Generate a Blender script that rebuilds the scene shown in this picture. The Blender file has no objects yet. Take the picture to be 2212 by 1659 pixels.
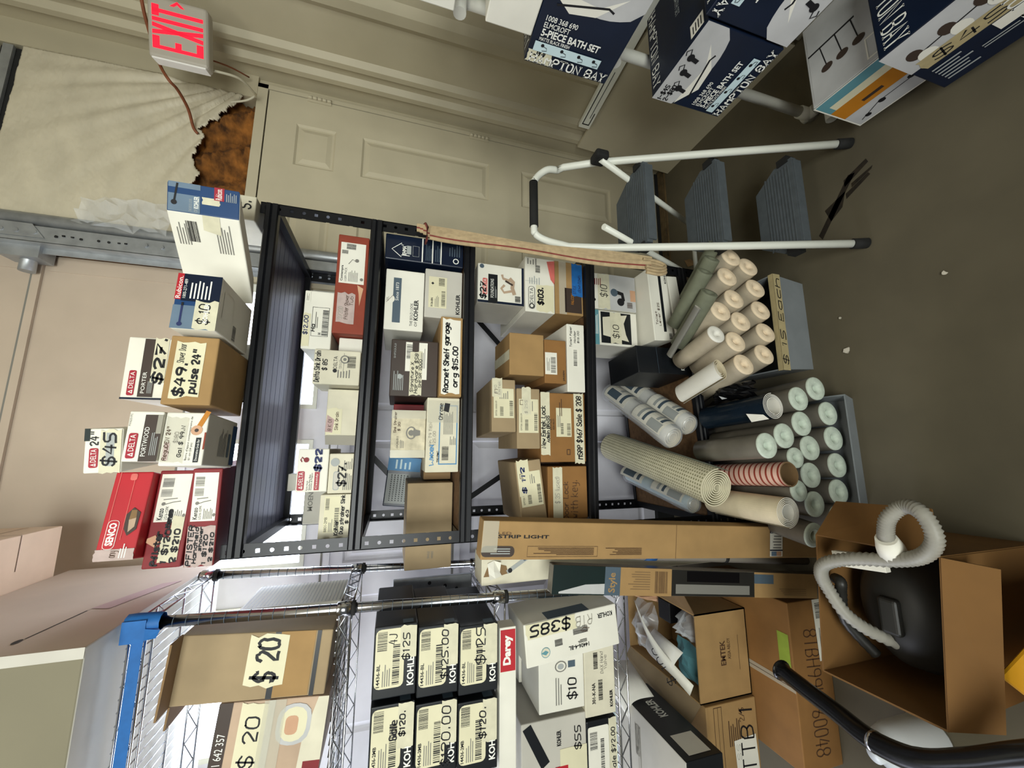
import bpy, bmesh, math, random
from mathutils import Vector, Matrix, Euler
R = math.radians
S = bpy.context.scene
COL = S.collection
# ---------------------------------------------------------------- camera
F_PX, YAW, PIT, ROL = 835.54, -0.17239, 0.28889, 0.04846
CAM = Vector((0.2631, -1.2163, 1.438))
cf = Vector((-math.sin(YAW)*math.cos(PIT), math.cos(YAW)*math.cos(PIT), -math.sin(PIT)))
cr = Vector((math.cos(YAW), math.sin(YAW), 0)); cu = cr.cross(cf)
r2 = math.cos(ROL)*cr + math.sin(ROL)*cu; u2 = math.cos(ROL)*cu - math.sin(ROL)*cr
# the photo is stored lying on its side: picture right = world down, picture up = world right
X, Y, Z = -u2, r2, -cf
cam = bpy.data.cameras.new('camera'); camo = bpy.data.objects.new('camera', cam); COL.objects.link(camo)
camo.matrix_world = Matrix(((X.x, Y.x, Z.x, CAM.x), (X.y, Y.y, Z.y, CAM.y), (X.z, Y.z, Z.z, CAM.z), (0, 0, 0, 1)))
cam.sensor_fit = 'HORIZONTAL'; cam.sensor_width = 36; cam.lens = F_PX/2212*36; cam.clip_start = .02
S.camera = camo
# ---------------------------------------------------------------- light
S.view_settings.view_transform = 'Standard'; S.view_settings.look = 'None'
S.view_settings.gamma = 1; S.view_settings.use_curve_mapping = False
S.view_settings.exposure = 0.0
wd = bpy.data.worlds.new('world'); S.world = wd; wd.use_nodes = True
wd.node_tree.nodes['Background'].inputs[0].default_value = (.80, .84, .80, 1)
wd.node_tree.nodes['Background'].inputs[1].default_value = .12
def area(name, loc, target, sx, sy, power, color, spread=180):
    l = bpy.data.lights.new(name, 'AREA'); l.spread = R(spread); l.shape = 'RECTANGLE'; l.size = sx; l.size_y = sy; l.energy = power; l.color = color
    o = bpy.data.objects.new(name, l); COL.objects.link(o); o.location = loc
    o.rotation_euler = (Vector(target)-Vector(loc)).to_track_quat('-Z', 'Y').to_euler(); return o
area('added_front_light', (-.35, -3.1, 1.95), (.35, .2, 1.55), 1.8, 1.2, 52, (.96, 1, .95), 120)  # lamp added behind the camera for low frontal light; no door is built
area('ceiling_tube_light', (-.3, -1.2, 3.4), (.1, -.2, 1.5), 1.6, .5, 14, (1, .98, .88))
area('added_side_fill', (-2.7, .15, 1.45), (1.0, .35, 1.45), .9, 1.8, 46, (.82, .86, 1))  # bluish lamp added to brighten garage door and rack backs; no window here
# ---------------------------------------------------------------- materials
MATS = {}
def lin(h):
    v = [int(h[i:i+2], 16)/255 for i in (0, 2, 4)]
    return tuple((c/12.92 if c <= .04045 else ((c+.055)/1.055)**2.4) for c in v)
def M(name, h, rough=.6, metal=0., var=.06, scale=9, bump=0., alpha=1., emit=0., spec=.4, stretch=None, trans=0.):
    m = bpy.data.materials.new(name); m.use_nodes = True; nt = m.node_tree; b = nt.nodes['Principled BSDF']
    c = lin(h)
    b.inputs['Roughness'].default_value = rough; b.inputs['Metallic'].default_value = metal
    b.inputs['Specular IOR Level'].default_value = spec
    b.inputs['Base Color'].default_value = c+(1,)
    if alpha < 1: b.inputs['Alpha'].default_value = alpha
    if trans: b.inputs['Transmission Weight'].default_value = trans
    if emit:
        b.inputs['Emission Color'].default_value = c+(1,); b.inputs['Emission Strength'].default_value = emit
    if var or bump:
        tc = nt.nodes.new('ShaderNodeTexCoord'); no = nt.nodes.new('ShaderNodeTexNoise')
        no.inputs['Scale'].default_value = scale; no.inputs['Detail'].default_value = 5
        src = tc.outputs['Object']
        if stretch:
            mp = nt.nodes.new('ShaderNodeMapping'); mp.inputs['Scale'].default_value = stretch
            nt.links.new(src, mp.inputs[0]); src = mp.outputs[0]
        nt.links.new(src, no.inputs['Vector'])
        if var:
            ra = nt.nodes.new('ShaderNodeValToRGB'); e = ra.color_ramp.elements
            e[0].position = .3; e[1].position = .7
            e[0].color = tuple(x*(1-var*1.6) for x in c)+(1,); e[1].color = tuple(min(1, x*(1+var)) for x in c)+(1,)
            nt.links.new(no.outputs['Fac'], ra.inputs[0]); nt.links.new(ra.outputs[0], b.inputs['Base Color'])
        if bump:
            bp = nt.nodes.new('ShaderNodeBump'); bp.inputs['Strength'].default_value = bump; bp.inputs['Distance'].default_value = .01
            nt.links.new(no.outputs['Fac'], bp.inputs['Height']); nt.links.new(bp.outputs[0], b.inputs['Normal'])
    MATS[name] = m; return m
for a in [
 ('kraft', '9d7d50', .8, 0, .07, 14), ('kraft_dark', '806544', .8, 0, .08, 10), ('kraft_orange', '8a6234', .8, 0, .07, 14), ('kraft_grey', '9a8667', .8, 0, .07, 12),
 ('white_card', 'e0ddd0', .55, 0, .04, 9), ('cream_card', 'd2ccb6', .7, 0, .06, 16), ('grey_card', 'bdb9ae', .6, 0, .05, 9), ('dirty_card', 'c9c0a6', .8, 0, .16, 38),
 ('navy', '0f1a2e', .35, 0, .1, 12), ('navy_blue', '1d3f6b', .4, 0, .06, 8), ('black_card', '14171b', .4, 0, .1, 14), ('dark_green', '10201f', .4, 0, .1, 10), ('dark_brown', '3c3029', .5, 0, .06, 12),
 ('maroon', '7d2226', .6, 0, .08, 10), ('red_brown', '8a3a26', .65, 0, .07, 12), ('red', 'b0202a', .5, 0, .05, 10), ('delta_red', '9c1c2e', .5, 0, .03, 10), ('pale_red', 'cf6a62', .6, 0, .1, 20),
 ('ink', '101014', .6, 0, 0), ('ink_blue', '1f2a58', .6, 0, 0), ('ink_brown', '4a3220', .6, 0, 0), ('print_grey', '77756e', .6, 0, 0), ('pencil', '9a968a', .7, 0, 0), ('print_white', 'e6e6de', .6, 0, 0), ('print_silver', '9ea2a0', .6, 0, 0),
 ('sticker', 'e2dfd2', .55, 0, .03, 12), ('sticker_cream', 'd6d0b0', .6, 0, .04, 14), ('masking', 'cfcab0', .75, 0, .06, 40), ('masking_tan', 'a99a72', .75, 0, .06, 40), ('masking_mauve', 'b9a6a0', .75, 0, .08, 40),
 ('blue_tape', '1c63a8', .6, 0, .08, 50), ('green_tape', '93a83e', .6, 0, .06, 40), ('teal_print', '5c8f98', .5, 0, .05, 10), ('ice', 'c3d8dc', .5, 0, .04, 10), ('moen_blue', '3f7fae', .5, 0, .03, 10), ('grad_blue', '6d8296', .45, 0, .35, 3), ('orange_print', 'b8761c', .5, 0, .05, 10), ('photo_grey', 'b9b9b8', .5, 0, .12, 6), ('photo_tan', 'b99f86', .5, 0, .2, 5), ('slate', '4b5a66', .5, 0, .06, 10), ('tan_print', 'c59a7a', .6, 0, .1, 10),
 ('black_steel', '17181c', .38, .3, .08, 30), ('shelf_steel', '686a82', .34, .6, .05, 20), ('particle', '6b4f33', .85, 0, .2, 60), ('chrome', 'c9cbd0', .16, 1, .0), ('galv', 'a9adb0', .42, .7, .12, 25),
 ('white_metal', 'dedfd4', .38, 0, .02), ('step_grey', '4d5357', .75, 0, .08, 40), ('rubber', '1b1b1a', .85, 0, .1, 30), ('pvc', 'c9c8bd', .45, 0, .05, 12),
 ('door_paint', 'b7ae95', .6, 0, .05, 5), ('garage_white', 'dcdbe2', .55, 0, .05, 8), ('foam_cream', 'e6d2b4', .9, 0, .06, 60), ('foam_wrap', 'b3a792', .35, 0, .06, 30), ('foam_mint', 'c3cebf', .9, 0, .08, 60), ('mint_wrap', '6f6a60', .3, 0, .1, 20), ('paper_white', 'e3e0d6', .75, 0, .03, 20), ('paper_cream', 'd5c8aa', .8, 0, .06, 20), ('moss', '6c6f5c', .8, 0, .08, 40), ('red_stripe', '8f3a2c', .7, 0, .05, 20), ('pink_stripe', 'd8b3a2', .7, 0, .05, 20), ('navy_roll', '14202c', .22, 0, .1, 10), ('mat_dot', '8d8a68', .85, 0, .1, 40), ('mat_cream', 'd8d2b6', .9, 0, .05, 40),
 ('tote', '7e8386', .4, 0, .06, 12), ('hose', '8d8a80', .5, 0, .06, 40), ('vac_black', '23221f', .45, 0, .15, 9), ('vac_grey', '8a8378', .5, 0, .06, 9), ('gloss_black', '0e0e10', .22, 0, .05, 9), ('yellow', 'd79a1e', .45, 0, .05, 9), ('jug', 'c9ced0', .35, 0, .03, 9),
 ('exit_case', 'a8a194', .45, 0, .02), ('cord_brown', '7a4428', .6, 0, .1, 60), ('cord_white', 'c4bea8', .5, 0, .04), ('strap_tan', 'ab9674', .85, 0, .12, 60), ('strap_red', '7c3b34', .85, 0, .1, 60), ('fiberglass', '7a4c1c', .95, 0, .5, 22, .8), ('scrap', 'c9c2b2', .8, 0, .05), ('stain', '241c10', .9, 0, .3, 60), ('wood_old', '6d5a3c', .85, 0, .25, 14), ('threshold', '5a4a30', .8, 0, .35, 20)]:
    M(*a)
M('insul', 'c2b9a2', .5, 0, .07, 6, .9, stretch=(1, 1, 2.2))
M('garage_beige', 'b9a997', .42, 0, .05, 5)
M('concrete', '5a5342', .85, 0, .16, 2.6, .15)
M('mauve', 'b59a96', .7, 0, .05, 5)
M('tan_light', 'd6ba9d', .75, 0, .05, 9)
M('carton_front_dim', '77715c', .7, 0, .04, 5)  # front of the huge carton: dimmer light put into its colour
M('kraft_deep', '6e4d24', .85, 0, .08, 8)
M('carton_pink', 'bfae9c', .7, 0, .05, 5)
M('rib_wall', 'aea58c', .5, 0, .05, 4)
M('pane', 'e2edff', .3, 0, 0, emit=11)
M('exit_red', 'ff1830', .4, 0, 0, emit=1.1)
M('exit_white', 'c9c6c0', .4, 0, 0, emit=.25)
M('clear_bag', 'e6eaee', .15, 0, .0, alpha=.30, spec=.8)
M('clear_tape', 'd9d6c4', .2, 0, .0, alpha=.45, spec=.6)
# ---------------------------------------------------------------- mesh helpers
class MB:
    def __init__(s): s.v = []; s.f = []; s.m = []; s.n = []; s.sm = []
    def mi(s, m):
        if m not in s.n: s.n.append(m)
        return s.n.index(m)
    def poly(s, pts, m, smooth=False):
        i = len(s.v); s.v += [tuple(p) for p in pts]; s.f.append(tuple(range(i, i+len(pts)))); s.m.append(s.mi(m)); s.sm.append(smooth)
    def box(s, x0, x1, y0, y1, z0, z1, m, fm={}):
        i = len(s.v)
        s.v += [(x, y, z) for z in (z0, z1) for y in (y0, y1) for x in (x0, x1)]
        for k, f in (('B', (0, 2, 3, 1)), ('T', (4, 5, 7, 6)), ('F', (0, 1, 5, 4)), ('K', (2, 6, 7, 3)), ('L', (0, 4, 6, 2)), ('R', (1, 3, 7, 5))):
            s.f.append(tuple(i+j for j in f)); s.m.append(s.mi(fm.get(k, m))); s.sm.append(False)
    def tube(s, pts, r, m, seg=12, cap=True, rib=None):
        pts = [Vector(p) for p in pts]; n = len(pts); rings = []
        t0 = (pts[1]-pts[0]).normalized(); up = Vector((0, 0, 1)) if abs(t0.z) < .9 else Vector((1, 0, 0)); nx = t0.cross(up).normalized()
        for i, p in enumerate(pts):
            t = (pts[min(i+1, n-1)]-pts[max(i-1, 0)]).normalized(); nx = (nx-t*nx.dot(t)).normalized(); b = t.cross(nx)
            rr = r[i] if isinstance(r, (list, tuple)) else r
            if rib and i % 2: rr *= rib
            k = len(s.v); rings.append(k)
            for j in range(seg):
                a = 2*math.pi*j/seg; s.v.append(tuple(p+(nx*math.cos(a)+b*math.sin(a))*rr))
        mi = s.mi(m)
        for i in range(n-1):
            for j in range(seg):
                s.f.append((rings[i]+j, rings[i]+(j+1) % seg, rings[i+1]+(j+1) % seg, rings[i+1]+j)); s.m.append(mi); s.sm.append(True)
        if cap:
            s.f.append(tuple(rings[0]+j for j in range(seg))[::-1]); s.m.append(mi); s.sm.append(False)
            s.f.append(tuple(rings[-1]+j for j in range(seg))); s.m.append(mi); s.sm.append(False)
    def lathe(s, prof, m, seg=24, ax='z', mats=None):
        # prof: (radius, height); around local z
        k = len(s.v)
        for r, h in prof:
            for j in range(seg):
                a = 2*math.pi*j/seg; s.v.append((r*math.cos(a), r*math.sin(a), h))
        for i in range(len(prof)-1):
            mi = s.mi(mats[i] if mats else m)
            for j in range(seg):
                s.f.append((k+i*seg+j, k+i*seg+(j+1) % seg, k+(i+1)*seg+(j+1) % seg, k+(i+1)*seg+j)); s.m.append(mi); s.sm.append(True)
    def build(s, name, parent=None, loc=None, rot=None, kind=None):
        me = bpy.data.meshes.new(name); me.from_pydata(s.v, [], s.f)
        for n in s.n: me.materials.append(MATS[n])
        me.polygons.foreach_set('material_index', s.m); me.polygons.foreach_set('use_smooth', s.sm); me.update()
        o = bpy.data.objects.new(name, me); COL.objects.link(o)
        if parent is not None: o.parent = parent
        if loc is not None: o.location = loc
        if rot is not None: o.rotation_euler = rot
        if kind: o['kind'] = kind
        return o
def tag(o, label, cat, group=None):
    o['label'] = label; o['category'] = cat
    if group: o['group'] = group
    return o
def empty(name, label, cat, loc=(0, 0, 0), rot=(0, 0, 0), group=None):
    o = bpy.data.objects.new(name, None); o.empty_display_size = .05; COL.objects.link(o); o.location = loc; o.rotation_euler = rot
    return tag(o, label, cat, group)
def bevel(o, w=.003, seg=2):
    md = o.modifiers.new('edge', 'BEVEL'); md.width = w; md.segments = seg; md.limit_method = 'ANGLE'; return o
def sm(pts, n=4):
    """a smooth path through points (Catmull-Rom)"""
    P = [Vector(p) for p in pts]; out = []
    for i in range(len(P)-1):
        a, b, c, d = P[max(i-1, 0)], P[i], P[i+1], P[min(i+2, len(P)-1)]
        for k in range(n):
            t = k/n; out.append(.5*((2*b)+(c-a)*t+(2*a-5*b+4*c-d)*t*t+(3*b-a-3*c+d)*t**3))
    return out+[P[-1]]
# ---------------------------------------------------------------- writing
GL = {'0': '18 07 03 12 32 43 47 38 18', '1': '17 28 22', '2': '07 18 38 47 46 02 42', '3': '07 18 38 47 46 25 44 43 32 12 03', '4': '28 04 44|37 32', '5': '48 08 05 35 44 43 32 02', '6': '38 15 03 12 32 43 44 35 05', '7': '08 48 12|15 35', '8': '15 06 07 18 38 47 46 35 15 04 03 12 32 43 44 35', '9': '45 15 06 07 18 38 47 45 32',
 '$': '47 38 18 07 06 15 35 44 43 32 12 03|29 21', '#': '12 18|32 38|04 44|06 46', '.': '22 23', ',': '23 11', '-': '05 45', "'": '28 26', '"': '18 16|38 36', '/': '02 48', '+': '05 45|23 27', ':': '22 23|25 26', '(': '38 26 24 32', ')': '18 26 24 12', ' ': '',
 'A': '02 28 42|14 34', 'B': '02 08 38 47 46 35 05|35 44 43 32 02', 'C': '47 38 18 07 03 12 32 43', 'D': '02 08 28 46 44 22 02', 'E': '48 08 02 42|05 35', 'F': '48 08 02|05 35', 'G': '47 38 18 07 03 12 32 43 45 25', 'H': '08 02|48 42|05 45', 'I': '28 22', 'J': '48 43 32 12 03', 'K': '08 02|48 05 42', 'L': '08 02 42', 'M': '02 08 25 48 42', 'N': '02 08 42 48', 'O': '18 07 03 12 32 43 47 38 18', 'P': '02 08 38 47 46 35 05', 'Q': '18 07 03 12 32 43 47 38 18|24 42', 'R': '02 08 38 47 46 35 05|25 42', 'S': '47 38 18 07 06 15 35 44 43 32 12 03', 'T': '08 48|28 22', 'U': '08 03 12 32 43 48', 'V': '08 22 48', 'W': '08 12 25 32 48', 'X': '08 42|48 02', 'Y': '08 25 48|25 22', 'Z': '08 48 02 42',
 'a': '46 16 05 03 12 32 43|46 42', 'b': '08 02 32 43 45 36 06', 'c': '46 16 05 03 12 42', 'd': '48 42 12 03 05 16 46', 'e': '04 44 45 36 16 05 03 12 42', 'f': '38 27 22|05 35', 'g': '46 16 05 04 13 43|46 41 30 10', 'h': '08 02|05 16 36 45 42', 'i': '26 22|27 28', 'k': '08 02|36 04 42', 'l': '28 22', 'm': '02 06|05 16 25 22|25 36 45 42', 'n': '02 06|05 16 36 45 42', 'o': '16 05 03 12 32 43 45 36 16', 'p': '06 00|06 36 45 43 32 02', 'r': '06 02|04 16 36', 's': '46 16 05 34 43 32 02', 't': '28 23 32|06 46', 'u': '06 03 12 32 43|46 42', 'v': '06 22 46', 'w': '06 12 25 32 46', 'x': '06 42|46 02', 'y': '06 13 43|46 41 30 10', 'z': '06 46 02 42'}
NARROW = set("1.,'iIl:()")
def strokes(text):
    out = []; x = 0
    for ch in text:
        g = GL.get(ch, '')
        off = -1.2 if ch in NARROW else 0
        for st in g.split('|'):
            p = [(int(a[0])+x+off, int(a[1])-2) for a in st.split()]
            if len(p) >= 5:
                q = [p[0]]
                for a, b in zip(p, p[1:]):
                    q += [(a[0]*.75+b[0]*.25, a[1]*.75+b[1]*.25), (a[0]*.25+b[0]*.75, a[1]*.25+b[1]*.75)]
                p = q+[p[-1]]
            if len(p) > 1: out.append(p)
        x += 3.0 if ch in NARROW else (3.2 if ch == ' ' else 5.6)
    return out
TXT = {}
def textmesh(s, bold=0.):
    k = (s, bold)
    if k not in TXT:
        c = bpy.data.curves.new('t', 'FONT'); c.body = s; c.offset = bold; c.resolution_u = 2
        o = bpy.data.objects.new('t', c); me = bpy.data.meshes.new_from_object(o)
        v = [(p.co.x, p.co.y) for p in me.vertices]; f = [tuple(p.vertices) for p in me.polygons]
        x0 = min(a[0] for a in v); x1 = max(a[0] for a in v); y0 = min(a[1] for a in v); y1 = max(a[1] for a in v)
        TXT[k] = ([((a[0]-x0)/(x1-x0), (a[1]-y0)/(y1-y0)) for a in v], f)
        bpy.data.objects.remove(o); bpy.data.curves.remove(c); bpy.data.meshes.remove(me)
    return TXT[k]
RNG = random.Random(7)
class Dec:
    """printing, stickers and tape on one face of a carton: one part mesh. a,b are fractions of the face, a to the reader's right, b up"""
    def __init__(s, root, part, face='F', layer=1):
        w, d, h = root['_dim']; s.root = root; s.part = part; s.mb = MB(); s.k = 0; s.lay = layer
        sh = root.get('_shx', 0.); lv = Vector((-sh, -d, 0)) if sh else Vector((0, -1, 0)); dl = lv.length if sh else d; lv.normalize()
        fr = {'F': ((0, 0, 0), (1, 0, 0), (0, 0, 1), w, h), 'L': ((sh, d, 0), lv, (0, 0, 1), dl, h), 'R': ((w, 0, 0), (0, 1, 0), (0, 0, 1), d, h), 'T': ((0, 0, h), (1, 0, 0), (0, 1, 0), w, d), 'B': ((0, d, 0), (1, 0, 0), (0, -1, 0), w, d)}[face]
        s.o, s.u, s.v = [Vector(q) for q in fr[:3]]; s.W, s.H = fr[3:]; s.nrm = s.u.cross(s.v)
    def P(s, a, b): return s.o+s.u*(a*s.W)+s.v*(b*s.H)+s.nrm*(.0007*s.lay+.00012*s.k)
    def poly(s, pts, m): s.k += 1; s.mb.poly([s.P(*p) for p in pts], m); return s
    def rect(s, a0, b0, a1, b1, m): return s.poly([(a0, b0), (a1, b0), (a1, b1), (a0, b1)], m)
    def frame(s, a0, b0, a1, b1, m, t=.012):
        tb = t*s.W/s.H
        s.rect(a0, b0, a1, b0+tb, m); s.rect(a0, b1-tb, a1, b1, m); s.rect(a0, b0, a0+t, b1, m); return s.rect(a1-t, b0, a1, b1, m)
    def rrect(s, a0, b0, a1, b1, m, r=.012):
        ra, rb = r/s.W, r/s.H; pts = []
        for cx, cy, st in ((a1-ra, b0+rb, -90), (a1-ra, b1-rb, 0), (a0+ra, b1-rb, 90), (a0+ra, b0+rb, 180)):
            pts += [(cx+ra*math.cos(R(st+q)), cy+rb*math.sin(R(st+q))) for q in (0, 30, 60, 90)]
        return s.poly(pts, m)
    def disc(s, a, b, r, m, n=16, ry=None):
        ra = r/s.W; rb = (ry or r)/s.H
        return s.poly([(a+ra*math.cos(2*math.pi*i/n), b+rb*math.sin(2*math.pi*i/n)) for i in range(n)], m)
    def tape(s, a0, b0, a1, b1, m, seed=0, ends='ab'):
        """a torn strip, long axis along whichever side is longer"""
        g = random.Random(seed+int(a0*999)+int(b1*77)); n = 5; hor = (a1-a0)*s.W > (b1-b0)*s.H; pts = []
        e = .05
        if hor:
            pts = [(a0+g.uniform(-e, e)*(b1-b0)*s.H/s.W*1.5, b1-(b1-b0)*i/n) for i in range(n+1)]+[(a1+g.uniform(-e, e)*(b1-b0)*s.H/s.W*1.5, b0+(b1-b0)*i/n) for i in range(n+1)]
        else:
            pts = [(a0+(a1-a0)*i/n, b0+g.uniform(-e, e)*(a1-a0)*s.W/s.H*1.5) for i in range(n+1)]+[(a1-(a1-a0)*i/n, b1+g.uniform(-e, e)*(a1-a0)*s.W/s.H*1.5) for i in range(n+1)]
        return s.poly(pts, m)
    def _map(s, a0, b0, a1, b1, rot):
        def f(x, y):
            if rot == 90: x, y = 1-y, x
            elif rot == 180: x, y = 1-x, 1-y
            elif rot == 270: x, y = y, 1-x
            return (a0+(a1-a0)*x, b0+(b1-b0)*y)
        return f
    def text(s, t, a0, b0, a1, b1, m, rot=0, bold=0.):
        v, f = textmesh(t, bold); mp = s._map(a0, b0, a1, b1, rot); s.k += 1
        P = [s.P(*mp(*q)) for q in v]; i = len(s.mb.v); s.mb.v += [tuple(p) for p in P]; mi = s.mb.mi(m)
        for q in f: s.mb.f.append(tuple(i+j for j in q)); s.mb.m.append(mi); s.mb.sm.append(False)
        return s
    def hand(s, t, a0, b0, a1, b1, m='ink', rot=0, w=.0022, serif=False, jit=.12):
        st = strokes(t)
        if not st: return s
        g = random.Random(len(t)*31+int(a0*100))
        if not serif: st = [[(x+.10*y+g.uniform(-jit, jit), y+g.uniform(-jit, jit)) for x, y in p] for p in st]
        x0 = min(x for p in st for x, y in p); x1 = max(x for p in st for x, y in p); y0 = min(y for p in st for x, y in p); y1 = max(y for p in st for x, y in p)
        mp = s._map(a0, b0, a1, b1, rot); sx = max(x1-x0, .1); sy = max(y1-y0, .1)
        s.k += 1
        for p in st:
            q = [s.P(*mp((x-x0)/sx, (y-y0)/sy)) for x, y in p]
            if serif and len(p) > 1:
                for e in (0, -1):
                    x, y = p[e]
                    if abs(y-0) < .1 or abs(y-6) < .1:
                        u = [s.P(*mp((x-x0+dx)/sx, (y-y0)/sy)) for dx in (-.75, .75)]; s._rib(u, w*.6, m)
            s._rib(q, w, m)
        return s
    def _rib(s, q, w, m):
        n = s.nrm; L = []; Rr = []
        for i, p in enumerate(q):
            t = q[min(i+1, len(q)-1)]-q[max(i-1, 0)]
            if t.length < 1e-9: t = s.u
            t = t.normalized(); d = n.cross(t)*w/2; e = t*w*.35*(-1 if i == 0 else (1 if i == len(q)-1 else 0))
            L.append(p+d+e); Rr.append(p-d+e)
        for i in range(len(q)-1): s.mb.poly([L[i], Rr[i], Rr[i+1], L[i+1]], m)
    def line(s, pts, m='ink', w=.0015):
        s.k += 1; s._rib([s.P(*p) for p in pts], w, m); return s
    def bar(s, a0, b0, a1, b1, m='ink', vert=False):
        """a barcode; vert: bars stacked up the face"""
        x = 0; g = RNG; s.k += 1
        while x < 1:
            t = g.choice((.012, .02, .032)); 
            if x+t > 1: break
            if vert: q = [(a0, b0+(b1-b0)*x), (a1, b0+(b1-b0)*x), (a1, b0+(b1-b0)*(x+t)), (a0, b0+(b1-b0)*(x+t))]
            else: q = [(a0+(a1-a0)*x, b0), (a0+(a1-a0)*(x+t), b0), (a0+(a1-a0)*(x+t), b1), (a0+(a1-a0)*x, b1)]
            s.mb.poly([s.P(*p) for p in q], m); x += t+g.choice((.012, .02, .03))
        return s
    def lines(s, a0, b0, a1, b1, n=4, m='print_grey', vert=False):
        """unreadable small print"""
        s.k += 1
        for i in range(n):
            L = RNG.uniform(.6, 1)
            if vert:
                c = a0+(a1-a0)*(i+.25)/n; q = [(c, b0), (c+(a1-a0)*.4/n, b0), (c+(a1-a0)*.4/n, b0+(b1-b0)*L), (c, b0+(b1-b0)*L)]
            else:
                c = b1-(b1-b0)*(i+.75)/n; q = [(a0, c), (a0+(a1-a0)*L, c), (a0+(a1-a0)*L, c+(b1-b0)*.4/n), (a0, c+(b1-b0)*.4/n)]
            s.mb.poly([s.P(*p) for p in q], m)
        return s
    def done(s):
        o = s.mb.build(s.part, s.root); return o
def carton(label, pos, dim, mat='kraft', yaw=0., rx=0., ry=0., fm={}, cat='box', group=None, name='carton', shx=0.):
    w, d, h = dim; b = MB(); b.box(0, w, 0, d, 0, h, mat, fm)
    if shx: b.v = [(x+shx*y/d, y, z) for x, y, z in b.v]
    o = b.build(name, None, pos, (R(rx), R(ry), R(yaw))); o['_dim'] = dim
    if shx: o['_shx'] = shx
    bevel(o, min(.003, h*.04), 2)
    return tag(o, label, cat, group)
# ================================================================ the setting
b = MB(); b.box(-3.2, 1.95, -3.2, .9, -.05, 0, 'concrete'); b.build('floor', kind='structure')
XW, YD, YG = 1.9, .526, .60
# man door wall strip, insulated wall over the door, ribbed metal wall
b = MB(); b.box(.96, XW, .62, .70, 2.0, 3.6, 'fiberglass'); b.box(1.872, XW+.02, YD+.012, .70, 0, 2.12, 'rib_wall'); b.box(.90, .935, YD+.01, .70, 0, 2.06, 'white_metal')
b.box(1.79, XW+.02, YD-.004, .70, 2.09, 3.6, 'rib_wall')
b.build('wall_back', kind='structure')
b = MB(); b.poly([(XW, .55, 0), (XW, -3.2, 0), (XW, -3.2, 3.6), (XW, .55, 3.6)], 'rib_wall')
for y, w in ((.435, .03), (.345, .03), (.09, .05), (-.17, .03), (-.26, .03), (-.52, .05), (-.78, .03), (-.87, .03), (-1.13, .05), (-1.4, .03), (-1.5, .03)):
    b.poly([(XW, y+w, 0), (XW-.02, y+w*.4, 0), (XW-.02, y+w*.4, 3.6), (XW, y+w, 3.6)], 'rib_wall')
    b.poly([(XW-.02, y+w*.4, 0), (XW-.02, y-w*.4, 0), (XW-.02, y-w*.4, 3.6), (XW-.02, y+w*.4, 3.6)], 'rib_wall')
    b.poly([(XW-.02, y-w*.4, 0), (XW, y-w, 0), (XW, y-w, 3.6), (XW-.02, y-w*.4, 3.6)], 'rib_wall')
b.build('wall_right', kind='structure')
b = MB(); b.box(-3.2, 1.95, -3.2, .9, 3.6, 3.65, 'insul'); b.build('ceiling', kind='structure')
b = MB(); b.box(-3.25, -3.2, .0, .9, 0, 3.6, 'rib_wall'); b.build('wall_left', kind='structure')
# crinkled insulation facing: a grid with folds pulled towards the door corner
def crinkle():
    g = random.Random(3); me = MB(); nx, nz = 110, 190; x0, x1, z0, z1 = .985, 1.785, 2.12, 2.865
    pts = []
    for j in range(nz+1):
        for i in range(nx+1):
            u = i/nx; v = j/nz; x = x0+(x1-x0)*u; z = z0+(z1-z0)*v
            hole = max(0, 1-math.hypot((x-1.60)/.34, (z-2.10)/.22))
            q = math.atan2(z-2.10, x-1.86); rr = math.hypot(z-2.10, x-1.86)
            f = math.sin(q*34)*.5+math.sin(q*57+1.3)*.3
            amp = .011*max(0, min(1, 1.25-rr/.75))*min(1, rr/.12)
            y = YD-.012+f*amp+.006*math.sin(z*9+x*4)+g.uniform(-.0012, .0012)+.09*min(1, max(0, .06-v)/.06)**2*0
            pts.append((x, y, z))
    def lower(u):   # torn lower edge
        x = x0+(x1-x0)*u
        w = .005*math.sin(x*140)+.004*math.sin(x*67+1)
        return w+(2.20+.02*math.sin(x*31) if x < 1.10 else (2.272+.012*math.sin(x*40) if x < 1.58 else 2.272-(x-1.58)*.66))
    me.v = pts
    for j in range(nz):
        for i in range(nx):
            z = z0+(z1-z0)*(j+.5)/nz
            if z > lower((i+.5)/nx):
                a = j*(nx+1)+i; me.f.append((a, a+1, a+nx+2, a+nx+1)); me.m.append(me.mi('insul')); me.sm.append(True)
    o = me.build('wall_back_insulation', kind='structure')
    md = o.modifiers.new('thick', 'SOLIDIFY'); md.thickness = -.006
crinkle()
b = MB()   # the next facing sheet up and the dark seam with its metal strip
b.box(.985, 1.77, YD-.015, YD, 2.93, 3.6, 'insul'); b.box(.985, 1.77, YD-.006, YD+.02, 2.86, 2.93, 'rubber'); b.box(.985, 1.77, YD-.02, YD-.008, 2.885, 2.915, 'galv')
b.build('trim_1', kind='structure')
# exposed fibreglass in the torn corner
me = MB(); nx, nz = 36, 24; g = random.Random(5)
for j in range(nz+1):
    for i in range(nx+1):
        x = 1.0+.785*i/nx; z = 2.093+.22*j/nz
        me.v.append((x, YD+.03+.022*math.sin(x*37+z*20)+g.uniform(-.012, .012), z))
for j in range(nz):
    for i in range(nx):
        a = j*(nx+1)+i; me.f.append((a, a+1, a+nx+2, a+nx+1)); me.m.append(me.mi('fiberglass')); me.sm.append(True)
tag(me.build('fiberglass_batt'), 'brown fiberglass batt showing through the torn insulation over the door', 'insulation')
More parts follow.
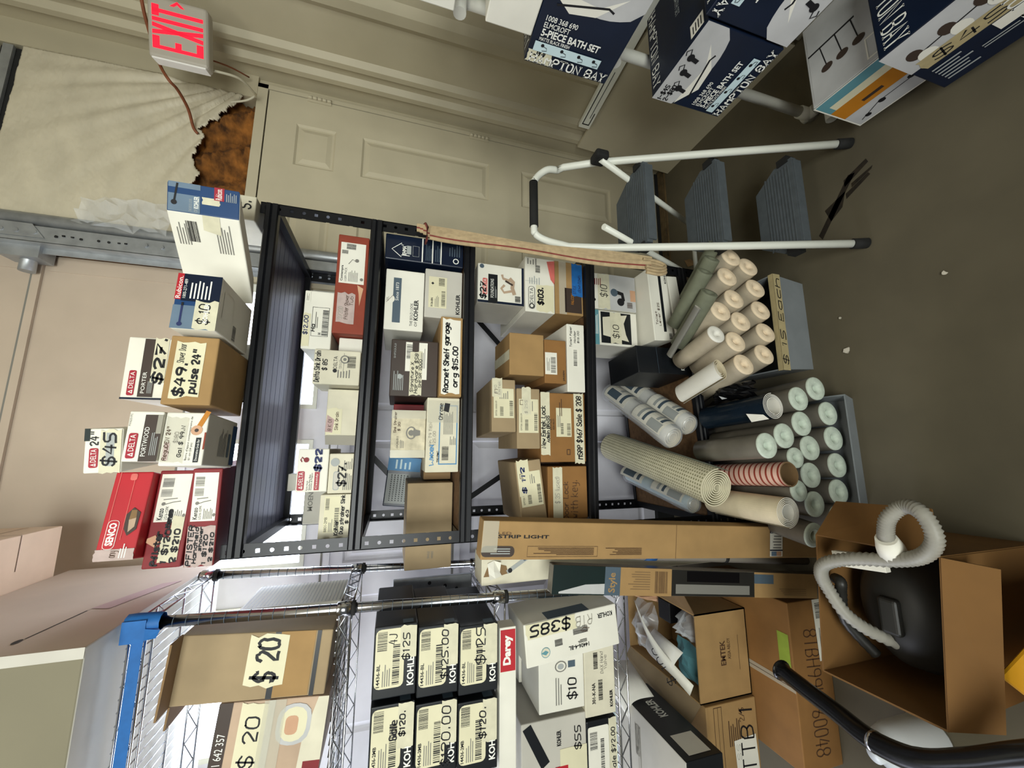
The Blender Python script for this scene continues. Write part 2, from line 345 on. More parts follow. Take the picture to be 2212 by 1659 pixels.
# man door
def pan(b, x0, x1, z0, z1, y, m, d=.008, w=.016):
    """a pressed panel: a groove and a raised field"""
    def ring(i0, y0, i1, y1):
        A = [(x0+i0, y0, z0+i0), (x1-i0, y0, z0+i0), (x1-i0, y0, z1-i0), (x0+i0, y0, z1-i0)]
        B = [(x0+i1, y1, z0+i1), (x1-i1, y1, z0+i1), (x1-i1, y1, z1-i1), (x0+i1, y1, z1-i1)]
        for k in range(4): b.poly([A[k], A[(k+1) % 4], B[(k+1) % 4], B[k]], m)
    ring(0, y, w*.5, y+d); ring(w*.5, y+d, w, y+d); ring(w, y+d, w*2.2, y+d*.15)
    i = w*2.2; b.poly([(x0+i, y+d*.15, z0+i), (x1-i, y+d*.15, z0+i), (x1-i, y+d*.15, z1-i), (x0+i, y+d*.15, z1-i)], m)
def panelled(b, X0, X1, Z0, Z1, y, cells, m):
    """a flat face with rectangular cells cut for pressed panels"""
    xs = sorted({X0, X1}|{c[0] for c in cells}|{c[1] for c in cells}); zs = sorted({Z0, Z1}|{c[2] for c in cells}|{c[3] for c in cells})
    for xa, xb in zip(xs, xs[1:]):
        for za, zb in zip(zs, zs[1:]):
            cx, cz = (xa+xb)/2, (za+zb)/2
            if not any(c[0] < cx < c[1] and c[2] < cz < c[3] for c in cells): b.poly([(xa, y, za), (xb, y, za), (xb, y, zb), (xa, y, zb)], m)
    for c in cells: pan(b, *c[:4], y, m)
b = MB(); cells = [(xa, xb, za, zb) for xa, xb in ((1.078, 1.283), (1.505, 1.71)) for za, zb in ((.33, .86), (1.035, 1.645), (1.76, 1.925))]
panelled(b, .940, 1.849, .012, 2.045, YD, cells, 'door_paint'); b.box(.940, 1.849, YD+.02, YD+.045, .012, 2.045, 'door_paint')
door = b.build('door_1', kind='structure')
b = MB(); b.box(.937, 1.872, YD-.002, YD+.05, 2.05, 2.09, 'door_paint'); b.box(1.852, 1.872, YD-.002, YD+.05, 0, 2.09, 'door_paint'); b.build('door_frame', door)
b = MB(); b.box(.92, 1.872, YD-.05, YD+.05, 0, .012, 'threshold'); b.box(.92, 1.872, YD-.012, YD-.004, .012, .03, 'rubber'); b.build('threshold', door)
for z in (1.79, 1.04, .25):
    b = MB()
    for k in range(5): b.tube([(1.853, YD-.008, z+.02*k), (1.853, YD-.008, z+.02*k+.0185)], .007, 'door_paint', 10)
    b.box(1.835, 1.853, YD-.0045, YD-.001, z, z+.1, 'door_paint'); b.build('hinge', door)
# overhead garage door
b = MB(); secs = [.1, .63, 1.16, 1.69, 2.22, 2.75, 3.28]; wins = [(.43, .93), (-.20, .30), (-.83, -.33), (-1.46, -.96), (-2.09, -1.59), (-2.72, -2.22)]
XR = .985
for z0, z1 in zip(secs, secs[1:]):
    mt = 'garage_beige' if z0 > 2.1 else 'garage_white'
    if z0 == 1.69:
        cw = [(a, c, 1.762, 2.08) for a, c in wins]
        xs = sorted({-3.2, XR}|{c[0] for c in cw}|{c[1] for c in cw})
        for xa, xb in zip(xs, xs[1:]):
            for za, zb in ((1.69, 1.762), (1.762, 2.08), (2.08, 2.22)):
                if za == 1.762 and any(c[0] < (xa+xb)/2 < c[1] for c in cw): continue
                b.poly([(xa, YG, za), (xb, YG, za), (xb, YG, zb), (xa, YG, zb)], mt)
    elif z0 > 2.1:
        b.poly([(-3.2, YG, z0), (XR, YG, z0), (XR, YG, z1), (-3.2, YG, z1)], mt)
    else:
        panelled(b, -3.2, XR, z0+.004, z1-.004, YG, [(a, c, z0+.07, z1-.07) for a, c in wins], mt)
    # the rolled joint between sections
    b.box(-3.2, XR, YG-.012, YG-.001, z1-.022, z1+.002, mt); b.box(-3.2, XR, YG-.006, YG-.0005, z1+.006, z1+.012, 'print_grey')
    for x in (.955,): b.box(x-.03, x+.03, YG-.003, YG-.0004, z0+.02, z1-.03, 'galv' if z0 < 2.1 else mt)
for z in (.1, ): b.box(-3.2, XR, YG-.02, YG+.03, 0, .1, 'rubber')
gd = b.build('door_2', kind='structure')
for a, c in wins[:4]:
    b = MB()
    for x0, x1, z0, z1 in ((a, c, 1.762, 1.778), (a, c, 2.062, 2.08), (a, a+.018, 1.778, 2.062), (c-.018, c, 1.778, 2.062)): b.box(x0, x1, YG-.01, YG+.01, z0, z1, 'white_metal')
    f = b.build('window_frame', gd)
    b = MB(); b.box(a+.018, c-.018, YG+.002, YG+.005, 1.778, 2.062, 'pane'); b.build('pane', f)
# vertical track with flag brackets beside the insulated wall
b = MB(); b.box(.962, .985, YG-.075, YG-.07, 0, 3.4, 'galv'); b.box(.985, 1.045, YG-.12, YG-.117, 0, 3.4, 'galv'); b.box(.983, .987, YG-.12, YG-.03, 0, 3.4, 'galv')
tr = b.build('door_track', gd)
b = MB(); b.tube([(1.075, YG-.10, 0), (1.075, YG-.10, 3.4)], .024, 'galv', 16); b.build('track_post', gd)
b = MB(); b.poly([(1.0, YG-.123, 2.66), (1.05, YG-.123, 2.70), (1.05, YG-.123, 2.86), (1.0, YG-.123, 2.86)], 'galv'); b.tube([(.90, YG-.045, 2.745), (1.02, YG-.045, 2.745)], .022, 'galv', 14); b.box(.94, 1.02, YG-.09, YG-.02, 2.69, 2.80, 'galv')
b.build('roller_bracket', gd)
b = MB(); g = random.Random(1)
for z in (2.63, 2.61, 2.585, 2.56, 2.51, 2.48, 2.45, 2.43): b.tube([(1.015+g.uniform(-.008, .008), YG-.1225, z), (1.015, YG-.1205, z)], .0045, 'rubber', 8)
for z in (2.78, 2.74, 2.69, 2.37, 2.32): b.tube([(1.02, YG-.126, z), (1.02, YG-.118, z)], .008, 'galv', 8)
b.build('track_bolt_pattern', gd)
# crumpled plastic sheeting hanging beside the track
b = MB(); g = random.Random(4); n = 10
for i in range(n+1):
    for j in range(6): b.v.append((1.06+.025*j+g.uniform(-.012, .012), YG-.135+g.uniform(-.018, .018)-.0*j, 2.30+.028*i+g.uniform(-.008, .008)))
for i in range(n):
    for j in range(5): k = i*6+j; b.f.append((k, k+1, k+7, k+6)); b.m.append(b.mi('clear_bag')); b.sm.append(False)
tag(b.build('plastic_sheeting'), 'crumpled clear plastic sheeting caught beside the galvanised door track', 'plastic sheeting')
# ================================================================ exit sign on its cords
ex = empty('exit_sign', 'lit red EXIT sign in a pale plastic case hanging by the ribbed wall', 'exit sign', (1.652, .240, 2.137), (0, 0, R(-18)))
b = MB(); b.box(-.030, .168, 0, .05, .010, .190, 'exit_case'); o = b.build('sign_case', ex); bevel(o, .012, 3)
b = MB(); y = -.0012
def el(x0, x1, z0, z1): b.box(x0, x1, y, 0, z0, z1, 'exit_red')
el(.0, .011, .024, .174); el(.011, .040, .024, .044); el(.011, .040, .154, .174); el(.011, .030, .090, .108)
for p in ([(.0445, .024), (.0575, .024), (.0805, .174), (.0675, .174)], [(.0675, .024), (.0805, .024), (.0575, .174), (.0445, .174)]):
    b.poly([(q[0], y, q[1]) for q in p], 'exit_red')
el(.086, .098, .024, .174); el(.114, .126, .024, .174); el(.103, .138, .154, .174)
b.poly([(.143, y, .078), (.161, y, .100), (.143, y, .122), (.143, y, .110), (.151, y, .100), (.143, y, .090)], 'exit_red')
b.build('lettering', ex)
b = MB(); b.box(-.0315, -.026, .004, .046, .02, .18, 'exit_white'); b.build('side_lens', ex)
b = MB(); b.tube(sm([(1.97, .12, 2.31), (1.80, .18, 2.335), (1.719, .305, 2.349), (1.66, .325, 2.33), (1.60, .315, 2.292), (1.606, .36, 2.286), (1.60, .44, 2.286), (1.565, .495, 2.287), (1.55, .508, 2.275)], 6), .0055, 'cord_brown', 8)
tag(b.build('brown_cord'), 'brown electric cord running behind the exit sign into the torn insulation', 'cord')
b = MB(); b.tube(sm([(1.665, .295, 2.16), (1.70, .34, 2.09), (1.74, .44, 2.07), (1.77, .49, 2.085), (1.752, .505, 2.12), (1.735, .515, 2.18)], 6), .0045, 'cord_white', 8)
tag(b.build('white_cord'), 'thin white wire looping from the exit sign to the corner over the door', 'cord')
b = MB(); b.tube(sm([(1.72, .30, 2.24), (1.80, .40, 2.16), (1.855, .49, 2.115)], 4), .003, 'cord_brown', 6)
tag(b.build('thin_cable'), 'thin dark cable stapled along the ribbed wall above the door', 'cord')
# ================================================================ black boltless shelving unit
W, D, HT = .972, .482, 1.85
su = empty('shelving_unit', 'black steel five-tier boltless shelving unit with punched posts loaded with boxes', 'shelving')
PITCH = .03353
def post(x, y, sx, sy):
    b = MB(); t = .0025; a = .036
    # L section: wide face to the front with punched holes, return face to the side
    x0 = x-sx*.017; xe = x+sx*(a-.017)
    xl, xh = min(x0, xe), max(x0, xe)
    hz = [1.834-k*PITCH for k in range(54)]
    yy = y
    zs = [0.0]; 
    edges = []
    for k, zc in reversed(list(enumerate(hz))):
        edges.append((zc, k))
    z = 0.0; hw = .0052
    def q(xa, xb, za, zb):
        b.poly([(xa, yy, za), (xb, yy, za), (xb, yy, zb), (xa, yy, zb)], 'black_steel')
        b.poly([(xa, yy+t*sy, za), (xb, yy+t*sy, za), (xb, yy+t*sy, zb), (xa, yy+t*sy, zb)], 'black_steel')
    for zc, k in edges:
        if zc < .03: continue
        q(xl, xh, z, zc-hw)
        if k % 4 in (0, 2):     # square hole
            q(xl, x-hw, zc-hw, zc+hw); q(x+hw, xh, zc-hw, zc+hw)
        else:                    # round hole
            n = 12
            for s0, s1, xa in ((90, 270, xl), (-90, 90, xh)):
                P = [(x+hw*.95*math.cos(R(s0+(s1-s0)*i/n)), zc+hw*.95*math.sin(R(s0+(s1-s0)*i/n))) for i in range(n+1)]
                if xa == xl: F = [(xa, yy, zc+hw)]+[(p[0], yy, p[1]) for p in P]+[(xa, yy, zc-hw)]; F.insert(1, (x, yy, zc+hw)); F.insert(len(F)-1, (x, yy, zc-hw))
                else: F = [(xa, yy, zc-hw), (x, yy, zc-hw)]+[(p[0], yy, p[1]) for p in P]+[(x, yy, zc+hw), (xa, yy, zc+hw)]
                b.poly(F, 'black_steel')
        z = zc+hw
    q(xl, xh, z, HT)
    xs = x0; b.box(min(xs, xs+sx*t), max(xs, xs+sx*t), min(y, y+sy*a), max(y, y+sy*a), 0, HT, 'black_steel')
    b.box(min(x0, xe)-.002, max(x0, xe)+.002, min(y, y+sy*a)-.002, max(y, y+sy*a)+.002, 0, .012, 'rubber')
    return b.build('post', su)
post(0, 0, 1, 1); post(W, 0, -1, 1); post(0, D, 1, -1); post(W, D, -1, -1)
def tier(zL, zR, deck='particle', deep=.036):
    """front and rear beams with a stepped face, side beams and a deck, possibly a little off level"""
    b = MB(); sl = (zR-zL)/W
    def zz(x): return zL+sl*x
    def beam(y, s):
        prof = [(0, 0), (-.006*s, -.004), (-.006*s, -.014), (-.002*s, -.017), (-.006*s, -.021), (-.006*s, -deep+.003), (0, -deep), (.02*s, -deep), (.02*s, 0)]
        for (ya, za), (yb, zb) in zip(prof, prof[1:]+prof[:1]):
            b.poly([(-.012, y+ya, zz(0)+za), (W+.012, y+ya, zz(W)+za), (W+.012, y+yb, zz(W)+zb), (-.012, y+yb, zz(0)+zb)], 'black_steel')
    beam(-.004, 1); beam(D+.004, -1)
    for x in (0, W):
        s = 1 if x == 0 else -1
        b.box(min(x-.014*s, x+.012*s), max(x-.014*s, x+.012*s), .0, D, zz(x)-deep, zz(x), 'black_steel')
    be = b.build('beam_frame', su)
    b = MB()
    n = 1 if deck == 'particle' else 9
    for k in range(n):
        ya = .016+(D-.032)*k/n; yb = .016+(D-.032)*(k+1)/n-(.003 if n > 1 else 0); t = .012
        P = [(.0, ya, zz(0)-.004), (W, ya, zz(W)-.004), (W, yb, zz(W)-.004), (0, yb, zz(0)-.004)]
        Q = [(x, y, z-t) for x, y, z in P]
        b.poly(P, deck); b.poly(Q[::-1], deck)
        for i in range(4): b.poly([Q[i], Q[(i+1) % 4], P[(i+1) % 4], P[i]], deck)
    b.build('deck', su)
tier(1.836, 1.836, 'shelf_steel'); tier(1.549, 1.540); tier(1.238, 1.238); tier(.805, .785); tier(.300, .372)
# diagonal braces seen through the open back
for p0, p1 in (((.0, D+.012, 1.20), (.30, D+.012, .72)), ((.62, D+.012, .86), (W, D+.012, 1.20)), ((.0, D+.012, 1.30), (.24, D+.012, 1.53))):
    b = MB(); a, c = Vector(p0), Vector(p1); d = (c-a).normalized(); n = Vector((0, 1, 0)).cross(d)*.011
    b.poly([a-n, a+n, c+n, c-n], 'black_steel'); b.poly([a-n+Vector((0, .003, 0)), c-n+Vector((0, .003, 0)), c+n+Vector((0, .003, 0)), a+n+Vector((0, .003, 0))], 'black_steel')
    b.build('brace', su)
# ================================================================ chrome wire rack
RX, RY0, RD = -.199, -.06, .35
LEAN = R(2.1)
ra = empty('wire_rack', 'chrome wire shelving rack with grooved posts, blue tape on its top corner', 'shelving', (RX, RY0, 0))
WR = .92; RZ = [.752, 1.142, 1.552, 1.985]
for px in (0, -WR):
    for py in (0, RD):
        b = MB(); b.tube([(0, 0, 0), (0, 0, 1.994)], .0125, 'chrome', 20)
        for k in range(1, 78): b.lathe([(.01262, .0254*k), (.01262, .0254*k+.0012)], 'slate', 20)
        b.lathe([(.0125, 1.994), (.011, 1.998), (0, 1.999)], 'rubber', 20); p = b.build('rack_post', ra, (px, py, 0), (0, LEAN, 0))
        for z in RZ:
            b = MB(); b.lathe([(.0127, z-.028), (.018, z-.026), (.0165, z+.006), (.0127, z+.008)], 'chrome', 18); b.lathe([(.0128, z-.038), (.0175, z-.037), (.0178, z-.028), (.0128, z-.0275)], 'rubber', 18)
            b.build('post_collar', p)
for z in RZ:
    b = MB(); wr = .0026
    def run(p, q): b.tube([p, q], wr, 'chrome', 6)
    for y in (.0, RD):
        run((-WR, y, z), (0, y, z)); run((-WR, y, z-.03), (0, y, z-.03))
        n = 22; P = [(-WR+WR*i/n, y, z-.002 if i % 2 else z-.028) for i in range(n+1)]; b.tube(P, .002, 'chrome', 6)
    for x in (0, -WR):
        run((x, 0, z), (x, RD, z)); run((x, 0, z-.03), (x, RD, z-.03))
        n = 10; b.tube([(x, RD*i/n, z-.002 if i % 2 else z-.028) for i in range(n+1)], .002, 'chrome', 6)
    sh = b.build('shelf_frame', ra, (z*math.tan(LEAN), 0, 0))
    b = MB()
    for k in range(1, 36): x = -WR*k/36; b.tube([(x, 0, z+.004), (x, RD, z+.004)], .0018, 'chrome', 5)
    for y in (.10, .24): b.tube([(-WR, y, z+.0005), (0, y, z+.0005)], .0026, 'chrome', 6)
    b.build('deck_wire_pattern', sh)
b = MB(); g = random.Random(8); z = RZ[3]
for i in range(9): pass
b.lathe([(.0185, z-.058), (.0205, z-.05), (.022, z-.01), (.021, z+.008), (.0, z+.0155)], 'blue_tape', 9)
b.box(-.034, .012, -.022, .012, z-.036, z+.008, 'blue_tape'); b.poly([(-.03, -.0225, z-.036), (-.006, -.0225, z-.036), (-.010, -.026, z-.066), (-.026, -.027, z-.060)], 'blue_tape')
b.build('corner_tape', ra, (z*math.tan(LEAN), 0, 0))
b = MB(); b.poly([(-WR, -.005, z-.028), (-.03, -.005, z-.028), (-.03, -.005, z-.006), (-WR, -.005, z-.004)], 'blue_tape'); b.poly([(-WR, -.0045, z-.028), (-WR, -.0045, z-.004), (-.03, -.0045, z-.006), (-.03, -.0045, z-.028)], 'blue_tape')
b.build('edge_tape', ra, (RZ[3]*math.tan(LEAN), 0, 0))
# ================================================================ white PVC pipe rack by the ribbed wall
pr = empty('pipe_rack', 'white plastic pipe rack standing along the ribbed wall, boxes on its levels', 'rack', (0, 0, 0))
PY0, PY1 = -.335, -1.35
for x in (1.484, 1.83):
    for y in (PY0, PY1):
        b = MB(); b.tube([(x, y, .03), (x, y, 1.75)], .0168, 'pvc', 16); b.build('upright_pipe', pr)
for z in (.022, .885, .482, 1.33):
    for x in (1.484, 1.83):
        b = MB(); b.tube([(x, PY0, z), (x, PY1, z)], .0168, 'pvc', 14); b.build('rail_pipe', pr)
    for y in (PY0-.07, PY0-.62, PY1+.05):
        b = MB(); b.tube([(1.345 if z > .1 else 1.40, y, z), (1.83, y, z)], .0166, 'pvc', 14); b.build('cross_pipe', pr)
    b = MB(); b.tube([(1.484, PY0-.001, z-.03 if z > .1 else .001), (1.484, PY0, z+.045)], .021, 'pvc', 16); b.tube([(1.484, PY0+.02, z), (1.484, PY0-.026, z)], .0205, 'pvc', 16); b.build('pipe_tee', pr)
# ================================================================ white step stool
st = empty('step_stool', 'white folding three-step stool with grey treads and a black grip bar', 'step stool', (0, 0, 0))
def rail(x, s): return [(x, -.425, .03), (x, -.11, .78), (x-.004*s, -.036, .905), (x-.014*s, -.016, .945), (x-.035*s, -.004, .975), (x-.062*s, .0, .993)]
P1 = rail(1.284, 1)
P0 = [(.918, -.425, .03), (.950, -.115, .77), (.968, -.062, .905), (.985, -.042, .945), (1.0, -.032, .975), (1.014, -.03, .993)]
P1 = P1[:3]+[(1.270, -.040, .945), (1.249, -.032, .975), (1.222, -.03, .993)]
b = MB(); b.tube(sm(P1[:3], 2)[:-1]+sm(P1[2:]+[(1.20, -.03, .998), (1.035, -.03, .998)]+P0[2:][::-1], 5)+sm(P0[:3][::-1], 2)[1:], .0125, 'white_metal', 14); b.build('front_frame', st)
b = MB(); b.tube([(1.215, -.03, .998), (1.040, -.03, .998)], .0155, 'rubber', 16); b.build('grip_sleeve', st)
for x in (1.262, 1.006):
    b = MB(); b.tube([(x, -.15, .79), (x, .16, .03)], .0105, 'white_metal', 12); b.build('rear_leg', st)
    b = MB(); b.tube([(x, .152, .05), (x, .17, .0)], .0135, 'rubber', 12); b.build('rubber_foot', st)
b = MB(); b.tube([(1.262, .10, .18), (1.006, .10, .18)], .009, 'white_metal', 10); b.build('rear_crossbar', st)
for x in (1.284, .918):
    b = MB(); b.tube([(x, -.437, 0), (x, -.42, .042)], .0165, 'rubber', 14); b.build('rubber_foot', st)
    s = 1 if x > 1.1 else -1
    if s < 0: continue
    b = MB(); b.box(x-.012-.012*s, x+.012-.006*s, -.17, -.115, .765, .815, 'rubber'); o = b.build('hinge_bracket', st); bevel(o, .008, 2)
for z, yf, dp in ((.640, -.178, .175), (.405, -.262, .155), (.155, -.345, .145)):
    b = MB(); xa, xb = {.64: .962, .405: .948, .155: .938}[z], 1.268; c = .055
    out = [(xa, yf), (xb, yf), (xb, yf+dp*.45), (xb-c, yf+dp), (xa+c, yf+dp), (xa, yf+dp*.45)]
    b.poly([(x, y, z) for x, y in out], 'step_grey'); b.poly([(x, y, z-.022) for x, y in out][::-1], 'step_grey')
    for i in range(6): p, q = out[i], out[(i+1) % 6]; b.poly([(p[0], p[1], z-.022), (q[0], q[1], z-.022), (q[0], q[1], z), (p[0], p[1], z)], 'step_grey')
    b.box(xa+.01, xb-.01, yf-.006, yf+.004, z-.036, z-.003, 'step_grey')
    for k in range(9): y = yf+.012+k*.011; b.box(xa+.02, xb-.02, y, y+.005, z, z+.0018, 'step_grey')
    t = b.build('tread', st); bevel(t, .004, 2)
    for x in (xa-.004, xb+.004):
        b = MB(); b.box(x-.012, x+.012, yf+.012, yf+.05, z-.03, z+.006, 'rubber'); b.build('tread_bracket', t)
# ================================================================ panels leaning on the ribbed wall
b = MB(); b.poly([(1.835, .43, 0), (1.835, -.45, 0), (1.872, -.45, .66), (1.872, .43, .57)], 'white_metal')
P = [(1.825, .44, 0), (1.825, -.31, 0), (1.856, -.31, .57), (1.856, .44, .57)]; Q = [(x+.014, y, z) for x, y, z in P]
b = MB(); b.poly(P[::-1], 'door_paint'); b.poly(Q, 'door_paint')
for i in range(4): b.poly([P[i], P[(i+1) % 4], Q[(i+1) % 4], Q[i]], 'door_paint')
o = b.build('leaning_panel'); bevel(o, .004, 2)
tag(o, 'plain beige panel leaning on the ribbed wall behind the step stool', 'panel')
tp = empty('cabinet_panel', 'narrow white panel with a black grooved outline between the leaning panel and pipe rack', 'panel', (1.838, .30, .578), (R(-2), R(3), 0))
b = MB(); b.box(0, .02, -.62, 0, 0, .055, 'white_metal'); o = b.build('panel_body', tp)
b = MB(); x = -.0012
for y0, y1, z0, z1 in ((-.60, -.02, .042, .046), (-.025, -.02, .012, .046), (-.09, -.02, .010, .014), (-.30, -.06, .022, .0245)): b.box(x, 0, y0, y1, z0, z1, 'rubber')
b.build('groove_outline', tp)
# ================================================================ folded straps hanging on the shelving post
sp = empty('webbing_strap', 'bundle of folded tan and red striped webbing tied to the shelving post', 'strap', (0, 0, 0))
for k in range(5):
    b = MB(); y0 = -.022-.006*k; x0 = .966-.008*k; top = 1.400-.010*k; bot = .665+.006*k
    n = 18; w = .0135; P = []
    for i in range(n+1):
        t = i/n; z = top+(bot-top)*t; x = x0-.105*t+.004*math.sin(t*9+k); P.append(Vector((x, y0-.01-.195*t**1.15+.002*math.sin(t*6+k), z)))
    for i in range(n):
        a, c = P[i], P[i+1]
        for m_, f0, f1 in (('strap_tan', -1, -.25), ('strap_red', -.25, .15), ('strap_tan', .15, 1)):
            for dy in (0, .004):
                b.poly([(a.x+f0*w, a.y+dy, a.z), (a.x+f1*w, a.y+dy, a.z), (c.x+f1*w, c.y+dy, c.z), (c.x+f0*w, c.y+dy, c.z)], m_, True)
        for f in (-1, 1): b.poly([(a.x+f*w, a.y, a.z), (c.x+f*w, c.y, c.z), (c.x+f*w, c.y+.004, c.z), (a.x+f*w, a.y+.004, a.z)], 'strap_tan')
    b.build('strap_layer', sp)
b = MB()
for dx in (-.010, 0, .010): b.tube(sm([(.853+dx, -.228, .70), (.850+dx, -.232, .655), (.838+dx, -.240, .632), (.823+dx, -.250, .636), (.812+dx, -.256, .665), (.815+dx, -.254, .71)], 5), .005, 'strap_tan', 8)
b.build('bottom_loop', sp)
b = MB(); b.tube([(.992, -.012, 1.375), (.985, -.03, 1.373), (.94, -.085, 1.370), (.915, -.06, 1.369), (.92, -.02, 1.37)], .004, 'strap_red', 8); b.build('tie_cord', sp)
# ================================================================ cartons
def seam(o, face='T', m='clear_tape', a=.46, b=.54): return Dec(o, 'packing_tape', face).rect(a, .0, b, 1, m).done()
def delta_logo(d, a0, b0, a1, b1, m='delta_red', t='print_white'):
    d.rrect(a0, b0, a1, b1, m, .004); w = a1-a0
    d.poly([(a0+.07*w, b0+(b1-b0)*.2), (a0+.23*w, b0+(b1-b0)*.2), (a0+.15*w, b0+(b1-b0)*.82)], t); d.poly([(a0+.115*w, b0+(b1-b0)*.32), (a0+.185*w, b0+(b1-b0)*.32), (a0+.15*w, b0+(b1-b0)*.58)], m)
    return d.text('DELTA', a0+.28*w, b0+(b1-b0)*.2, a0+.94*w, b0+(b1-b0)*.82, t)
def kohler(d, a0, b0, a1, b1, m='print_white', rot=0): return d.text('KOHLER', a0, b0, a1, b1, m, rot, .03)
# ---- on top of the black shelving
ZT = 1.8375
o = carton('long white box with blue printed end, askew at the shelving top by the EXIT sign', (.831, -.162, ZT), (.072, .116, .152), 'white_card', -12.4, fm={'F': 'navy_blue'}, shx=-.195)
d = Dec(o, 'carton_print'); d.rect(.02, .55, .98, .98, 'grad_blue').rect(.60, .03, .80, .98, 'navy_blue').rect(.55, .22, .99, .36, 'delta_red'); d.text('Rubicon.', .58, .25, .96, .34, 'print_white', 0, .01)
d.text('THE BOLD LOOK', .06, .66, .48, .70, 'print_silver').text('OF', .06, .58, .16, .63, 'print_silver'); kohler(d, .18, .565, .58, .635).lines(.55, .04, .92, .20, 6, 'print_silver').line([(.30, .90), (.92, .86)], 'ink', .004).disc(.3, .9, .006, 'ink'); d.done()
d = Dec(o, 'packing_tape'); d.tape(.36, .28, .72, .52, 'masking', 3); d.done()
d = Dec(o, 'label_print', 'L'); d.lines(.66, .74, .95, .93, 5).bar(.70, .62, .92, .78, 'ink', True).lines(.60, .15, .95, .38, 6); d.poly([(.80, .30), (1, .28), (1, .52), (.84, .54)], 'masking'); d.done()
o = carton('small white box with a purple stripe tucked beyond the long blue-ended box', (.908, -.03, ZT+.014), (.075, .16, .100), 'cream_card')
d = Dec(o, 'carton_print'); d.rect(.04, .72, .98, .88, 'maroon').text('Va', .1, .74, .3, .86, 'print_white').lines(.1, .5, .5, .66, 2, 'ink').hand('S.', .45, .12, .75, .42, 'ink', 0, .004); d.done()
o = carton('navy and white box with a ten dollar tag between long white box and brown box', (.526, -.215, ZT), (.131, .20, .086), 'white_card', 2.7, fm={'F': 'navy_blue'})
d = Dec(o, 'carton_print'); d.rect(0, .0, .42, 1, 'grad_blue').rect(.50, .0, 1, .86, 'navy').rect(.52, .86, 1, 1, 'red'); d.text('Rubicon.', .54, .875, .95, .98, 'print_white', 0, .01).text('1005-271-489', .55, .76, .9, .83, 'print_white').lines(.55, .2, .9, .70, 6, 'print_white').line([(.08, .80), (.42, .80)], 'ink_blue', .004).disc(.08, .80, .005, 'ink_blue').line([(.42, .80), (.46, .80)], 'ink', .004); kohler(d, .12, .20, .48, .31); d.done()
d = Dec(o, 'price_tag', 'F', 2); d.tape(.0, .0, .52, .52, 'masking', 6); d.hand('$ 10', .10, .14, .46, .46, 'ink', 0, .0028); d.done()
d = Dec(o, 'label_print', 'B'); d.bar(.05, .46, .35, .56, 'ink'); d.rect(.3, .62, .8, .9, 'white_card'); d.done()
o = carton('brown box marked $49 sticking out over the shelving top edge', (.359, -.194, ZT), (.158, .19, .093), 'kraft', 3.0)
d = Dec(o, 'price_tag'); d.tape(.10, .26, .90, .86, 'sticker_cream', 2); d.hand('$49.', .12, .56, .58, .80, 'ink', 0, .005).hand('Shower Door', .60, .66, .88, .80, 'ink', 0, .0012).hand('pulse 24"', .16, .30, .80, .50, 'ink', 0, .004); d.done()
o = carton('tall white and black box marked $27 standing behind the $49 brown box', (.389, .012, ZT), (.165, .20, .278), 'white_card', 0)
d = Dec(o, 'carton_print'); d.rect(.0, .0, .03, 1, 'navy'); delta_logo(d, .06, .90, .46, .955); d.rect(.04, .755, .98, .87, 'dark_brown').text('PORTER', .10, .82, .44, .85, 'print_white').lines(.10, .765, .4, .805, 4, 'print_silver'); d.done()
d = Dec(o, 'price_tag', 'F', 2); d.tape(.28, .68, 1, .79, 'masking', 1); d.hand('$27.', .26, .69, .98, .785, 'ink', 0, .006); d.done()
g5 = 'stacked boxes with the gold grab bar picture'
o = carton('white box picturing a gold grab bar, bottom of its three-box stack', (.227, -.197, ZT), (.116, .17, .0795), 'white_card', 4.0, fm={'B': 'grey_card'})
d = Dec(o, 'carton_print'); d.line([(.62, .26), (1, .04)], 'orange_print', .010).disc(.66, .24, .011, 'tan_print').disc(.66, .24, .004, 'dark_brown').rect(.06, .10, .52, .22, 'black_card').text('Decorative Grab Bar', .09, .13, .49, .19, 'print_white').text("Barre d'appui contemporaine de", .10, .36, .92, .42, 'ink').text('61 cm (24 po)', .10, .28, .42, .34, 'ink').rect(.30, .0, .62, .04, 'red_brown'); d.done()
d = Dec(o, 'price_tag', 'F', 2); d.tape(.06, .45, .9, .96, 'clear_tape', 3); d.rect(.10, .80, .42, .92, 'masking_mauve').hand('ReguDEN 24"', .10, .80, .72, .92, 'ink_brown', 0, .0016).hand('$180', .42, .62, .62, .74, 'pencil', 0, .0014).hand('Gal $ 99.N', .16, .50, .74, .61, 'ink', 0, .0014); d.done()
d = Dec(o, 'label_print', 'B'); d.rect(.05, .0, .9, .16, 'navy_blue').rrect(.2, .22, .7, .30, 'slate', .004).lines(.2, .34, .8, .6, 7); d.done()
o = carton('white and charcoal box in the middle of the grab bar stack', (.237, -.200, 1.9185), (.106, .20, .0605), 'white_card', 3.1)
d = Dec(o, 'carton_print'); delta_logo(d, .06, .64, .56, .90); d.rect(.0, .0, .93, .52, 'dark_brown').text('PORTWOOD', .10, .34, .68, .48, 'print_white').lines(.12, .05, .6, .26, 4, 'print_silver').text('PW633-PC', .7, .9, .95, .96, 'print_grey'); d.done()
d = Dec(o, 'packing_tape', 'F', 2); d.rect(.55, .0, .93, .15, 'clear_tape'); d.done()
o = carton('white box marked $45, topmost of the grab bar stack', (.215, -.185, 1.9835), (.092, .20, .063), 'white_card', -5.0, ry=-2.0)
d = Dec(o, 'carton_print'); delta_logo(d, .12, .62, .56, .86); d.hand('24"', .62, .64, .92, .84, 'ink', 0, .0022).rect(.72, .86, 1, 1, 'dark_green'); d.done()
